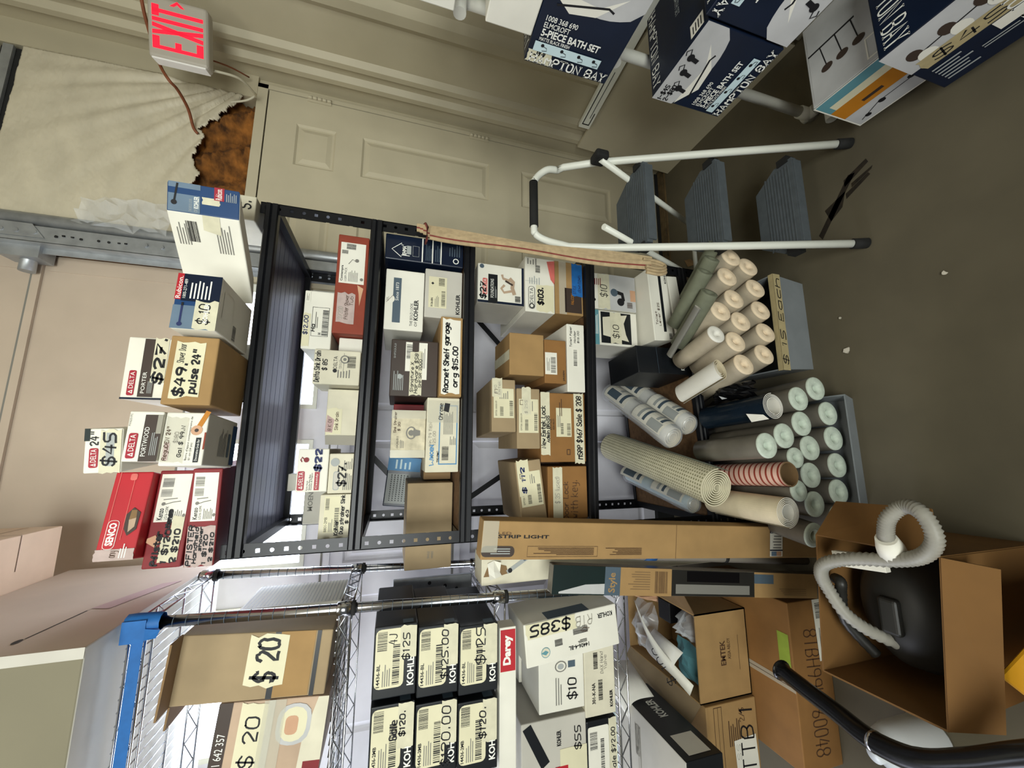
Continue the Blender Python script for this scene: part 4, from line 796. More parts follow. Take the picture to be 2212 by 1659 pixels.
d = Dec(o, 'label_print'); d.rrect(.10, .28, .92, .96, 'sticker', .006).bar(.60, .66, .86, .90, 'ink').bar(.30, .44, .74, .56, 'ink'); d.done()
d = Dec(o, 'price_tag', 'F', 2); d.tape(.10, .02, 1, .28, 'masking', 2); d.hand('Sale $72.00', .24, .06, .86, .22, 'ink', 0, .0026); d.done()
o = carton('worn box with dark grate pattern behind the $10 strainer box', (-.49, .12, .8625), (.17, .10, .15), 'white_card', 0, ry=ra_)
d = Dec(o, 'carton_print')
for i in range(6):
    for j in range(5): d.disc(.15+.14*i, .2+.15*j, .004, 'ink', 6)
d.done()
o = carton('brown open carton with double flap marked $20 on the upper rack shelf', (-.322, -.085, 1.5715), (.143, .125, .318), 'kraft_grey', 0, ry=4.5)
d = Dec(o, 'carton_print'); d.rect(.0, .36, 1, .40, 'black_card').rect(.02, .12, 1, .36, 'kraft').rect(.0, .08, 1, .11, 'black_card'); d.done()
d = Dec(o, 'price_tag', 'F', 2); d.tape(.20, .30, .96, .56, 'sticker_cream', 4); d.hand('$ 20', .26, .34, .90, .52, 'ink', 0, .007, jit=.3); d.done()
b = MB(); b.box(.0, .146, -.05, 0, .314, .318, 'kraft_dark'); b.box(-.045, 0, .0, .13, .312, .316, 'kraft_dark'); b.build('carton_flap', o)
o = carton('glass light fixture box marked $20 beside the double-flap carton', (-.515, -.07, 1.577), (.182, .34, .232), 'photo_tan', 0, ry=5)
d = Dec(o, 'carton_print'); d.rect(.0, .88, 1, 1, 'dark_brown').text('1001 642 357', .18, .90, .66, .97, 'print_white').poly([(.0, .0), (1, .0), (1, .10), (.5, .20), (0, .22)], 'cream_card').rect(.0, .0, .26, .16, 'maroon').rrect(.46, .14, .94, .46, 'photo_grey', .03).rrect(.50, .18, .90, .42, 'sticker_cream', .025).rrect(.58, .26, .80, .38, 'tan_print', .01).rect(.06, .50, 1, .56, 'grey_card'); d.done()
d = Dec(o, 'price_tag', 'F', 2); d.tape(.18, .56, .98, .80, 'sticker_cream', 2); d.hand('$ 20', .26, .60, .82, .76, 'ink', 0, .004); d.done()
d = Dec(o, 'packing_tape', 'F', 3); d.rect(.0, .40, 1, .60, 'clear_tape'); d.done()
o = carton('white ribbed carton at the back corner of the upper rack shelf', (-.320, .085, 1.5595), (.150, .19, .262), 'white_card', 0, ry=ra_)
d = Dec(o, 'ridge_pattern', 'R')
for k in range(26): d.rect(.02, .03+.037*k, .99, .036+.037*k, 'print_silver')
d.done()
o = carton('huge beige carton on top of the wire rack', (-.95, -.172, 2.0015), (.828, .64, .42), 'cream_card', 0, ry=0, fm={'R': 'carton_pink', 'F': 'carton_front_dim', 'B': 'white_card'})
d = Dec(o, 'carton_print', 'R'); d.line([(.12, .34), (.34, .30)], 'ink', .003).disc(.10, .35, .012, 'ink', ry=.006).poly([(.36, .30), (.62, .14), (.64, .04), (.34, .20)], 'mauve'); d.done()
d = Dec(o, 'packing_tape', 'F'); d.rect(.975, 0, 1, 1, 'grey_card'); d.done()
o = carton('tan perforated carton lying over the huge beige carton', (-.45, -.10, 2.4225), (.475, .51, .25), 'tan_light', 0)
d = Dec(o, 'perforation_line', 'R'); d.line([(.02, .30), (.98, .30)], 'ink_brown', .002); [d.line([(a, .0), (a, .3)], 'ink_brown', .002) for a in (.5, .72)]; d.done()
d = Dec(o, 'perforation_line', 'B'); [d.line([(.8, a), (1, a)], 'ink_brown', .002) for a in (.28, .5)]; d.done()
# ---- stacked bath set boxes on the pipe rack
XB = 1.30
def bath(label, y1, z, w, h, turn):
    """face towards -X; w runs along the wall (towards the room), turn: 0 upright, 1 lying on its side, 2 upside down"""
    o = carton(label, (XB, y1-w, z), (.275, w, h), 'navy', 0, cat='box'); d = Dec(o, 'carton_print', 'L')
    if turn == 0: f = lambda a, b: (a, b)
    elif turn == 2: f = lambda a, b: (1-a, 1-b)
    else: f = lambda a, b: (b, 1-a)          # reads downwards
    def rc(a0, b0, a1, b1): (x0, y0), (x1, y1_) = f(a0, b0), f(a1, b1); return min(x0, x1), min(y0, y1_), max(x0, x1), max(y0, y1_)
    rt = {0: 0, 1: 270, 2: 180}[turn]
    arc = [f(a, b) for a, b in [(0, 1), (0, .72)]+[(t/10, .72-.20*math.sin(t/10*2.4)+.1*(t/10)) for t in range(1, 10)]+[(1, .74), (1, 1)]]
    d.poly(arc, 'photo_grey'); d.poly([f(a, b) for a, b in [(.02, .70), (.55, .66), (.80, .80), (.55, .58), (.28, .54)]], 'white_card')
    d.line([f(.14, .58), f(.64, .68), f(.70, .66)], 'ink', .005)
    for a, b in ((.22, .78), (.42, .86), (.60, .90)):
        p = f(a, b); d.disc(p[0], p[1], .010, 'ink'); d.line([f(a, b), f(a-.02, b-.09)], 'ink', .011); d.line([f(a+.02, b+.02), f(a+.09, b+.05), f(a+.05, b+.09), f(a+.01, b+.07)], 'ink', .003)
    for t, q in (('1008 368 690', (.08, .43, .42, .48)), ('ELMCROFT', (.08, .37, .36, .42)), ('5-PIECE BATH SET', (.08, .29, .74, .36)), ('MATTE BLACK FINISH', (.08, .245, .42, .28))): d.text(t, *rc(*q), 'print_white', rt, .03 if 'PIECE' in t else .01)
    d.rect(*rc(.05, .14, .82, .235), 'ice')
    for a in (.14, .36, .56, .74):
        p = f(a, .205); d.disc(p[0], p[1], .0045, 'ink'); d.line([f(a, .2), f(a+.05, .19), f(a+.06, .165), f(a+.01, .155)], 'ink', .0016)
    d.hand('HAMPTON BAY', *rc(.05, .03, .95, .115), 'print_white', rt, .0042, serif=True)
    d.done()
    d = Dec(o, 'lid_print', 'T'); d.hand('HAMPTON BAY', .05, .82, .96, .95, 'print_white', 180, .0035, serif=True); d.text('5-PIECE BATH SET', .5, .40, .9, .47, 'print_silver', 180); d.rect(.04, .06, .18, .26, 'sticker'); d.lines(.06, .08, .16, .24, 4, 'ink'); d.done()
    return o
o = bath('navy bath set box upright on the pipe rack, marked 1-$45 and 2-$80', -.378, .5010, .222, .245, 0)
d = Dec(o, 'price_lettering', 'L', 2); d.hand('1-$45', .02, .88, .22, .95, 'ink', 0, .003).hand('2-$80', .02, .80, .24, .87, 'ink', 0, .003); d.done()
bath('navy bath set box upside down, following the 1-$45 box along the rack', -.606, .5010, .222, .262, 2)
o = bath('navy bath set box lying on its side with a $45 tag, above the others', -.374, .9040, .26, .246, 1)
d = Dec(o, 'price_tag', 'L', 2); d.tape(.02, .72, .14, .99, 'masking', 3); d.hand('$45', .08, .80, .22, .92, 'ink', 90, .0035); d.done()
o = carton('white box with scribbles on the sideways bath set box', (1.30, -.70, 1.1515), (.26, .262, .12), 'white_card', 0)
d = Dec(o, 'marker_lettering', 'L'); d.hand('v', .30, .5, .36, .6, 'ink', 0, .003); d.done()
o = carton('white box topmost on the pipe rack near the sign wall', (1.30, -.70, 1.348), (.24, .262, .10), 'white_card', 0)
# track light and vanity light boxes at the rack's foot
o = carton('pale box picturing track lights on the rack base, orange and teal side', (1.295, -.680, .0395), (.285, .19, .206), 'photo_tan', 0, fm={'T': 'photo_grey'})
d = Dec(o, 'carton_print', 'L'); d.rect(.0, .66, 1, 1, 'teal_print').rect(.10, .60, 1, .80, 'sticker_cream').rect(.0, .36, 1, .66, 'orange_print').rect(.35, .44, .62, .50, 'dark_brown').rect(.0, .0, 1, .36, 'photo_grey').line([(.1, .10), (.42, .24), (.9, .26)], 'ink', .003).disc(.20, .12, .008, 'ink').disc(.45, .22, .009, 'ink').disc(.85, .28, .008, 'ink').frame(0, 0, 1, 1, 'white_card', .02); d.done()
d = Dec(o, 'lid_print', 'T'); d.rect(.04, .04, .96, .96, 'photo_grey').line([(.62, .95), (.62, .30)], 'ink', .006)
for q in (.78, .56, .34): d.line([(.62, q), (.36, q-.06)], 'ink', .003); d.disc(.34, q-.06, .012, 'dark_brown', ry=.016)
d.frame(.05, .06, .28, .22, 'white_card', .012); d.done()
o = carton('dark box picturing vanity lights with a yellowed $45 tag', (1.235, -1.14, .0395), (.25, .455, .262), 'navy', 0)
d = Dec(o, 'carton_print', 'L'); d.rect(.0, .52, 1, 1, 'photo_grey').hand('HAMPTON BAY', .10, .06, .90, .22, 'print_white', 0, .005, serif=True) if 0 else d.rect(.0, .52, 1, 1, 'photo_grey')
d.line([(.06, .70), (.60, .84)], 'ink', .004)
for a in (.08, .22, .36, .50): d.disc(a, .72+a*.2, .015, 'dark_brown', ry=.02); d.disc(a+.03, .62+a*.2, .018, 'sticker', ry=.022)
d.rect(.30, .30, .42, .44, 'sticker').lines(.05, .1, .2, .4, 6, 'print_silver').lines(.22, .2, .42, .27, 2, 'print_silver'); d.hand('HAMPTON BAY', .37, .04, .445, .98, 'print_white', 270, .004, serif=True); d.done()
d = Dec(o, 'price_tag', 'L', 2); d.tape(.05, .45, .42, .62, 'masking_tan', 2); d.hand('$45', .10, .47, .38, .60, 'ink', 0, .004); d.done()
d = Dec(o, 'lid_print', 'T'); d.hand('HAMPTON BAY', .04, .86, .97, .965, 'print_white', 180, .0042, serif=True); d.done()
# ================================================================ rolls
def aim(o, back):
    """local +z of the roll runs from its open end towards the back"""
    o.rotation_euler = Vector(back).to_track_quat('Z', 'Y').to_euler(); return o
def backdir(yaw, pitch):
    a, p = R(yaw), R(pitch); return (-math.sin(a)*math.cos(p), math.cos(a)*math.cos(p), -math.sin(p))
FR = random.Random(11)
def foam_roll(name, label, end, r, L, back, m_end, m_wrap, hole=.30, group=None, cat='roll'):
    b = MB(); h = r*hole
    b.lathe([(0, L-.002), (h*.8, L-.001)], m_wrap, 30); b.lathe([(0, .022), (h*.45, .018), (h*.8, .008), (h*1.2, .0015), (r*.62, 0.0), (r*.955, .0004), (r*.99, .002), (r, .006)], m_end, 30)
    b.lathe([(r, .006), (r*1.0, L*.33), (r*.995, L*.66), (r, L-.001), (h*.8, L-.001)], m_wrap, 30)
    # loose winding edges on the end face
    for k in range(3):
        rr = h*1.25+(r*.9-h*1.25)*(k+.6+FR.uniform(-.2, .2))/3; n = 26; a0 = FR.uniform(0, 6)
        P = [((rr+.0012*k*i/n)*math.cos(a0+5.6*i/n), (rr+.0012*k*i/n)*math.sin(a0+5.6*i/n), .0006) for i in range(n)]
        b.tube(P, .0006, m_end, 5)
    o = b.build(name, None, end); aim(o, back); return tag(o, label, cat, group)
def relax(pts, rr, fixed=(), cx=1., n=500):
    """nudge round ends apart until none overlap; fixed: (x, z, r) that stay; cx: cosine of the common yaw"""
    P = [[p[0]*cx, p[1]] for p in pts]
    for _ in range(n):
        for i in range(len(P)):
            for q in fixed:
                dx, dz = P[i][0]-q[0]*cx, P[i][1]-q[1]; d = math.hypot(dx, dz) or 1e-6; o = rr[i]+q[2]-d
                if o > 0: P[i][0] += dx/d*o; P[i][1] += dz/d*o
            for j in range(i):
                dx, dz = P[i][0]-P[j][0], P[i][1]-P[j][1]; d = math.hypot(dx, dz) or 1e-6; o = rr[i]+rr[j]-d
                if o > 0:
                    P[i][0] += dx/d*o/2; P[i][1] += dz/d*o/2; P[j][0] -= dx/d*o/2; P[j][1] -= dz/d*o/2
            P[i][1] = max(P[i][1], FLOOR_Z+rr[i])
    return [(x/cx, z) for x, z in P]
FLOOR_Z = .166
cream = [(.926, .328), (.885, .256), (.845, .355), (.816, .236), (.772, .338), (.723, .399), (.748, .224), (.691, .323), (.674, .216), (.625, .343), (.597, .226), (.549, .325), (.639, .428)]
cr = [.0382]*12+[.032]
ca = ['cream foam roll at the pile corner by the step stool, highest of its side', 'cream foam roll lowest at the step stool side of the taped tote', 'cream foam roll squeezed between the moss tubes and its lower neighbours', 'cream foam roll second along the masking tape from the step stool', 'cream foam roll under the four moss green tubes', 'cream foam roll highest in the middle of the cream pile', 'cream foam roll third along the masking tape from the step stool', 'cream foam roll in the heart of the cream pile', 'cream foam roll fourth along the masking tape from the step stool', 'cream foam roll just under the thin bright white roll', 'cream foam roll at the dollar sign end of the masking tape', 'cream foam roll below the flattened cream paper roll', 'thin bright white roll among the fatter cream foam rolls']
cream = relax(cream, [r*1.02 for r in cr], (), math.cos(R(17)))
for (x, z), r, l in zip(cream, cr, ca):
    foam_roll('foam_roll', l, (x, -.225, z), r, .19 if z+r > .292 else .40, backdir(17, 0), 'foam_cream' if r > .035 else 'paper_white', 'foam_wrap', .29, 'cream foam rolls on the taped tote')
moss = [(.963, -.232, .404, .0225, .84), (.900, -.238, .432, .027, .40), (.848, -.238, .466, .027, .40), (.775, -.238, .455, .029, .40)]
for (x, y, z, r, h), l in zip(moss, ['thin-walled moss green tube at the outer corner of the pile', 'moss green roll next to the thin-walled tube', 'moss green roll second from the thin-walled tube', 'moss green roll nestled above the cream rolls']):
    foam_roll('moss_roll', l, (x, y, z), r, .215, backdir(40, 0), 'moss', 'moss', h, 'moss green rolls')
def spiral_roll(name, label, end, r0, r1, L, back, turns, m_out, m_in, flat=1., t=.0016, cat='roll', stripes=None, loose=0., seg=40):
    """a sheet wound up: an open spiral with real layers"""
    b = MB(); n = int(seg*turns); pts = []
    for i in range(n+1):
        a = 2*math.pi*turns*i/n; r = r0+(r1-r0)*i/n+loose*max(0, i/n-.92)*r1*4
        pts.append((r*math.cos(a), r*math.sin(a)*flat, .012*math.sin(i/n*5)*loose))
    nz = stripes or 1
    for i in range(n):
        (xa, ya, za), (xb, yb, zb) = pts[i], pts[i+1]; f = 1-t/max(math.hypot(xa, ya), t*2); g = 1-t/max(math.hypot(xb, yb), t*2)
        for k in range(nz):
            z0 = L*k/nz; z1 = L*(k+1)/nz; m = m_out if (not stripes or k % 6 not in (1, 2)) else 'red_stripe'
            b.poly([(xa, ya, z0+(za if k == 0 else 0)), (xb, yb, z0+(zb if k == 0 else 0)), (xb, yb, z1), (xa, ya, z1)], m, True)
        b.poly([(xa*f, ya*f, za), (xb*g, yb*g, zb), (xb*g, yb*g, L), (xa*f, ya*f, L)], m_in, True)
        b.poly([(xa, ya, za), (xb, yb, zb), (xb*g, yb*g, zb), (xa*f, ya*f, za)], m_in)
    o = b.build(name, None, end); aim(o, back); return tag(o, label, cat)
spiral_roll('paper_roll', 'flattened cream paper roll leaning over the cream foam rolls', (.520, -.222, .425), .018, .038, .20, backdir(17, 0), 3, 'paper_white', 'paper_cream', .62)
spiral_roll('paper_roll', 'small folded grey paper roll beside the moss green tubes', (.722, -.228, .500), .005, .016, .20, backdir(40, 0), 4, 'print_grey', 'grey_card', .45)
FLOOR_Z = .016
mint = [(.457, .117), (.419, .198), (.376, .075), (.337, .197), (.301, .279), (.295, .065), (.272, .350), (.258, .195), (.222, .250), (.209, .065), (.177, .190), (.126, .075), (.139, .240), (.096, .190), (.047, .09), (.002, .205)]
mr = [.0388]*16; mr[8] = mr[12] = .032; mr[15] = .037
mint = relax(mint, [r*1.03 for r in mr], [(.393, .309, .044), (.186, .296, .040), (.076, .318, .047)])
ma = ['mint foam roll at the outer corner next to the taped tote', 'mint foam roll touching the navy paper roll', 'mint foam roll on the floor tray, second from the taped tote', 'mint foam roll in the second row by the navy paper roll', 'mint foam roll under the highest mint roll', 'mint foam roll on the floor tray, third from the taped tote', 'mint foam roll resting highest of the mint pile', 'mint foam roll in the second row below the highest roll', 'mint foam roll half hidden by the striped tube', 'mint foam roll on the floor tray, fourth from the taped tote', 'mint foam roll just below the striped tube', 'mint foam roll on the floor tray, fifth from the taped tote', 'mint foam roll hidden between striped tube and cream paper roll', 'mint foam roll just below the open cream paper roll', 'mint foam roll on the floor tray beside the vacuum carton', 'mint foam roll touching the long strip light carton']
for (x, z), r, l in zip(mint, mr, ma): foam_roll('foam_roll', l, (x, -.302, z), r, (.125 if x < .02 else .27) if z+r > .25 or x < .07 else .42, backdir(-8 if x < .02 else (0 if x < .1 else 4), 0), 'foam_mint', 'mint_wrap', .32, 'mint foam rolls on the floor tray')
spiral_roll('paper_roll', 'glossy navy paper roll with a white lining and torn tip', (.393, -.300, .309), .026, .042, .27, backdir(4, 0), 3.5, 'navy_roll', 'paper_white', 1., .002)
b = MB(); b.poly([(.345, -.255, .352), (.372, -.245, .360), (.366, -.292, .345), (.352, -.300, .332)], 'paper_white'); b.poly([(.345, -.255, .3515), (.352, -.300, .3315), (.366, -.292, .3445), (.372, -.245, .3595)], 'paper_white')
tag(b.build('paper_scrap'), 'white torn paper tip lying on the navy paper roll', 'paper')
spiral_roll('striped_tube', 'red and cream striped hollow tube on the mint foam rolls', (.186, -.315, .296), .0335, .038, .28, backdir(4, 0), 2.0, 'pink_stripe', 'kraft_dark', 1., .0015, stripes=84)
spiral_roll('paper_roll', 'open cream paper roll between the striped tube and strip light carton', (.076, -.315, .318), .022, .045, .28, backdir(0, 0), 5, 'paper_cream', 'paper_white', 1.)
# rolls on the bottom tier
def mat_roll(end, back, L=.62):
    b = MB(); r0, r1, turns = .010, .064, 7.5; n = int(64*turns); nz = 120
    P = []
    for i in range(n+1):
        a = 2*math.pi*turns*i/n; r = r0+(r1-r0)*i/n; P.append((r*math.cos(a), r*math.sin(a)))
    for i in range(n):
        (xa, ya), (xb, yb) = P[i], P[i+1]; t = .0028; f = 1-t/max(math.hypot(xa, ya), .006); g = 1-t/max(math.hypot(xb, yb), .006)
        if i > n-66:
            for k in range(nz): b.poly([(xa, ya, L*k/nz), (xb, yb, L*k/nz), (xb, yb, L*(k+1)/nz), (xa, ya, L*(k+1)/nz)], 'mat_dot' if (k+0) % 2 and i % 2 else 'mat_cream', True)
        else: b.poly([(xa, ya, 0), (xb, yb, 0), (xb, yb, L), (xa, ya, L)], 'mat_cream', True)
        b.poly([(xa*f, ya*f, 0), (xb*g, yb*g, 0), (xb*g, yb*g, L), (xa*f, ya*f, L)], 'mat_cream', True)
        b.poly([(xa, ya, 0), (xb, yb, 0), (xb*g, yb*g, 0), (xa*f, ya*f, 0)], 'mat_cream')
    (xa, ya) = P[-1]; b.poly([(xa, ya, 0), (xa+.012, ya-.055, .0), (xa+.012, ya-.055, L), (xa, ya, L)], 'mat_cream'); b.poly([(xa, ya-.002, 0), (xa, ya-.002, L), (xa+.010, ya-.055, L), (xa+.010, ya-.055, 0)], 'foam_mint')
    o = b.build('mat_roll', None, end); aim(o, back); return tag(o, 'large roll of dotted cream shelf mat jutting from the bottom tier', 'roll')
mat_roll((.136, -.170, .429), (.13, .585, .012))
def bagged(label, end, back, L, r, m='paper_white'):
    ro = spiral_roll('bagged_roll', label, end, .014, r, L, back, 3, m, 'paper_cream', .92)
    b = MB(); R2 = r*1.05; n = 26; g = random.Random(int(L*1000))
    prof = [(.0, -.012), (R2*.7, -.014), (R2, .0), (R2*1.03, .06)]+[(R2*(1+g.uniform(-.01, .05)), .06+k*(L-.06)/7) for k in range(1, 8)]
    b.lathe(prof, 'clear_bag', 26); b.build('clear_sleeve', ro)
    b = MB(); rr = r*1.115
    for (a0, a1, z0, z1, mm) in ((200, 330, .02, .20, 'sticker'), (205, 250, .03, .10, 'print_silver'), (255, 325, .04, .055, 'slate'), (255, 325, .065, .08, 'print_silver'), (215, 325, .12, .135, 'slate'), (215, 300, .15, .165, 'print_silver'), (200, 330, .26, .42, 'sticker'), (215, 325, .28, .30, 'slate'), (215, 260, .32, .40, 'slate'), (270, 325, .33, .35, 'print_silver')):
        k = rr+(.0006 if mm != 'sticker' else 0)
        for i in range(8):
            q0, q1 = R(a0+(a1-a0)*i/8-110), R(a0+(a1-a0)*(i+1)/8-110); b.poly([(k*math.cos(q0), k*math.sin(q0), z0), (k*math.cos(q1), k*math.sin(q1), z0), (k*math.cos(q1), k*math.sin(q1), z1), (k*math.cos(q0), k*math.sin(q0), z1)], mm)
    b.build('printed_insert', ro); return ro
bagged('cream paper roll in a clear printed bag, lying on the dotted mat roll', (.302, -.012, .458), (.24, .42, .02), .44, .042)
bagged('cream paper roll in a clear bag, set behind the other bagged roll', (.350, -.005, .378), (.24, .42, .02), .42, .040)
bagged('slanted white roll in a clear printed bag under the dotted mat roll', (.056, .03, .352), (.095, .44, .012), .40, .034, 'ice')
# totes under the rolls
def tote(x0, x1, y0, y1, h, label):
    b = MB(); t = .004; i = .012
    A = [(x0+i, y0+i, 0), (x1-i, y0+i, 0), (x1-i, y1-i, 0), (x0+i, y1-i, 0)]; B = [(x0, y0, h), (x1, y0, h), (x1, y1, h), (x0, y1, h)]
    A2 = [(x0+i+t, y0+i+t, t), (x1-i-t, y0+i+t, t), (x1-i-t, y1-i-t, t), (x0+i+t, y1-i-t, t)]; B2 = [(x0+t, y0+t, h), (x1-t, y0+t, h), (x1-t, y1-t, h), (x0+t, y1-t, h)]
    b.poly(A[::-1], 'tote'); b.poly(A2, 'tote')
    for k in range(4):
        l = (k+1) % 4; b.poly([A[k], A[l], B[l], B[k]], 'tote'); b.poly([A2[l], A2[k], B2[k], B2[l]], 'tote'); b.poly([B[k], B[l], B2[l], B2[k]], 'tote')
    o = b.build('plastic_tote'); o['_dim'] = (x1-x0, .1, h); return tag(o, label, 'tote')
o = tote(.532, .882, -.232, .30, .160, 'grey plastic tote with a taped rim marked $15 each holding cream rolls')
b = MB(); b.box(.530, .884, -.2335, -.2322, .128, .1615, 'masking_tan'); b.box(.530, .884, -.2335, -.215, .1603, .1617, 'masking_tan'); tp_ = b.build('price_tape', o)
class _F: pass
tp_['_dim'] = (.354, .1, .034)
d = Dec(tp_, 'marker_lettering'); d.o = Vector((.530, -.2336, .128)); d.hand('$ 15 Each', .06, .10, .95, .90, 'ink', 0, .0032); d.done()
tote(.065, .435, -.342, .26, .052, 'low grey plastic tray on the floor under the mint rolls')
# ================================================================ long cartons between the racks
o = carton('tall kraft LED strip light carton standing by the shelving end post', (-.112, -.165, .0), (.100, .055, 1.213), 'kraft', -4, ry=4.2)
d = Dec(o, 'carton_print'); d.text('LED', .14, .945, .30, .975, 'ink_brown', 270).text('STRIP LIGHT', .30, .855, .44, .972, 'ink', 270, .03) if 0 else None
d.text('LED', .66, .935, .72, .965, 'ink_brown', 270).text('STRIP LIGHT', .56, .845, .65, .965, 'ink', 270, .03); d.rrect(.08, .925, .36, 1.0, 'dark_brown', .012).lines(.14, .935, .32, .98, 3, 'print_silver', True); d.frame(.08, .72, .36, .895, 'ink_brown', .008).lines(.12, .73, .33, .885, 6, 'ink_brown', True).lines(.12, .60, .33, .71, 6, 'ink_brown', True)
d.rect(.0, .5, 1, .501, 'kraft_dark'); d.rect(.06, .150, .96, .195, 'sticker').rect(.80, .150, .96, .195, 'navy').text('LED', .82, .182, .94, .192, 'print_white', 270).lines(.30, .155, .76, .19, 5, 'print_grey', True).rect(.24, .150, .28, .195, 'navy').rect(.08, .155, .22, .172, 'tan_print').rect(.08, .172, .22, .190, 'grad_blue'); d.done()
d = Dec(o, 'packing_tape', 'F', 2); d.rect(.2, .965, 1, 1, 'clear_tape'); d.done()
o = carton('torn white carton with a strip fixture drawing behind the strip light carton', (-.138, -.02, 0), (.083, .10, 1.172), 'cream_card', 0)
d = Dec(o, 'carton_print'); d.poly([(.30, .995), (.62, .985), (.70, .955), (.62, .935), (.36, .93), (.30, .95)], 'kraft_dark'); d.line([(.42, .93), (.98, .86)], 'print_silver', .012).disc(.45, .925, .007, 'ink').disc(.80, .885, .005, 'slate').text('cm', .92, .86, .97, .87, 'ink', 90); d.done()
b = MB(); g = random.Random(2); b.v = [(.02+.022*i+g.uniform(-.006, .006), -.012+g.uniform(-.01, .01), 1.115+.02*j+g.uniform(-.005, .005)) for j in range(3) for i in range(3)]
for j in range(2):
    for i in range(2): k = j*3+i; b.f.append((k, k+1, k+4, k+3)); b.m.append(b.mi('white_card')); b.sm.append(False)
b.build('foam_scrap', o)
# blinds package: window, dark header and kraft inserts
o = carton('tall packaged blind with dark window, kraft inserts and a barcode', (-.243, -.162, .010), (.076, .034, 1.005), 'mint_wrap', 0, ry=6.5)
d = Dec(o, 'header_card'); d.rect(0, .79, 1, 1, 'dark_green').poly([(.04, .80), (.40, .84), (.36, .90), (.10, .98), (.04, .98)], 'photo_grey').rect(.0, .79, 1, .84, 'slate').text('Style', .10, .800, .80, .828, 'kraft', 0, .02); d.done()
d = Dec(o, 'kraft_insert'); d.rect(0, .615, 1, .79, 'kraft').bar(.10, .63, .90, .675, 'ink_brown', True).lines(.2, .69, .9, .77, 8, 'kraft_dark', True); d.done()
d = Dec(o, 'kraft_insert'); d.rect(0, .03, 1, .30, 'kraft').rect(.55, .22, .92, .30, 'slate').lines(.1, .08, .4, .2, 4, 'kraft_dark', True); d.done()
d = Dec(o, 'window_film'); d.rect(.02, .30, .98, .615, 'vac_black').rect(.55, .36, .95, .56, 'gloss_black').rect(.1, .32, .45, .6, 'print_grey'); d.done()
b = MB(); b.tube([(-.134, -.105, 0), (-.042, -.082, .95)], .0165, 'vac_grey', 14); b.tube([(-.1005, -.0966, .346), (-.0993, -.0963, .358)], .018, 'rubber', 14); b.tube([(-.074, -.090, .62), (-.070, -.089, .66)], .018, 'blue_tape', 14)
tag(b.build('grey_tube'), 'long grey tube between the packaged blind and strip light carton', 'tube')
# ================================================================ cartons on the floor by the wire rack
o = carton('big brown floor carton with a green tape strip and marker numbers', (-.745, -.152, 0), (.50, .40, .165), 'kraft_orange', 0)
d = Dec(o, 'marker_lettering'); d.hand('8TBH99L', .42, .30, .82, .66, 'ink_brown', 180, .0035).hand('60048', .08, .30, .34, .66, 'ink_brown', 180, .0035); d.done()
d = Dec(o, 'shipping_label', 'F', 2); d.poly([(.62, .0), (1.0, .0), (1.0, .34), (.62, .30)], 'sticker').bar(.88, .04, .98, .28, 'ink').lines(.64, .05, .84, .25, 4); d.done()
d = Dec(o, 'green_tape', 'T'); d.rect(.52, .02, .80, .12, 'green_tape'); d.done()
d = Dec(o, 'packing_tape', 'T', 2); d.rect(.46, 0, .51, 1, 'clear_tape').line([(.485, 0), (.485, 1)], 'ink_brown', .002); d.done()
# open brown carton with door hardware
ob = empty('open_carton', 'open brown lock carton stuffed with plastic bags, papers and a $100 tag', 'box', (-.605, .02, .1665))
b = MB(); w, dp, h, t = .285, .42, .225, .004
for x0, x1, y0, y1 in ((0, w, 0, t), (0, w, dp-t, dp), (0, t, 0, dp), (w-t, w, 0, dp)): b.box(x0, x1, y0, y1, 0, h, 'kraft')
b.box(0, w, 0, dp, 0, t, 'kraft'); cb = b.build('carton_body', ob); cb['_dim'] = (w, dp, h)
d = Dec(cb, 'carton_print'); d.text('EMTEK', .38, .46, .66, .56, 'ink_brown', 0, .02).text('ASSA ABLOY', .44, .36, .68, .42, 'ink_brown').line([(.30, .20), (.70, .20)], 'ink_brown', .0012); d.done()
b = MB(); b.poly([(w, .0, h), (w, dp, h), (w+.10, dp, h+.03), (w+.09, .02, h+.04)], 'kraft_dark'); b.poly([(w, 0, h-.002), (w+.09, .02, h+.038), (w+.10, dp, h+.028), (w, dp, h-.002)], 'kraft_dark'); b.build('carton_flap', ob)
b = MB(); b.poly([(0, .0, h), (-.06, .0, h+.06), (-.09, dp*.6, h+.05), (-.03, dp, h+.02), (0, dp, h)], 'kraft_grey'); b.poly([(0, .0, h-.002), (0, dp, h-.002), (-.03, dp, h+.018), (-.09, dp*.6, h+.048), (-.06, .0, h+.058)], 'kraft_grey'); b.build('carton_flap', ob)
def crumple(name, label, cat, c, s, m, seed, nx=9, ny=7, amp=.03):
    g = random.Random(seed); b = MB()
    for j in range(ny+1):
        for i in range(nx+1):
            u, v = i/nx-.5, j/ny-.5; hgt = max(0, 1-(2*u)**2)*max(0, 1-(2*v)**2)
            b.v.append((c[0]+u*s[0]+g.uniform(-amp, amp)*.4, c[1]+v*s[1]+g.uniform(-amp, amp)*.4, c[2]+s[2]*hgt+g.uniform(-amp, amp)))
    for j in range(ny):
        for i in range(nx):
            k = j*(nx+1)+i
            for tri in ((k, k+1, k+nx+2), (k, k+nx+2, k+nx+1)): b.f.append(tri); b.m.append(b.mi(m)); b.sm.append(False)
    return tag(b.build(name), label, cat)
crumple('plastic_bag', 'crinkled clear plastic bag at the back of the open lock carton', 'plastic bag', (-.485, .335, .36), (.19, .15, .06), 'clear_bag', 3, 9, 7, .02)
crumple('plastic_bag', 'clear plastic bag of hardware at the front of the open lock carton', 'plastic bag', (-.387, .095, .33), (.10, .11, .085), 'clear_bag', 6, 8, 7, .018)
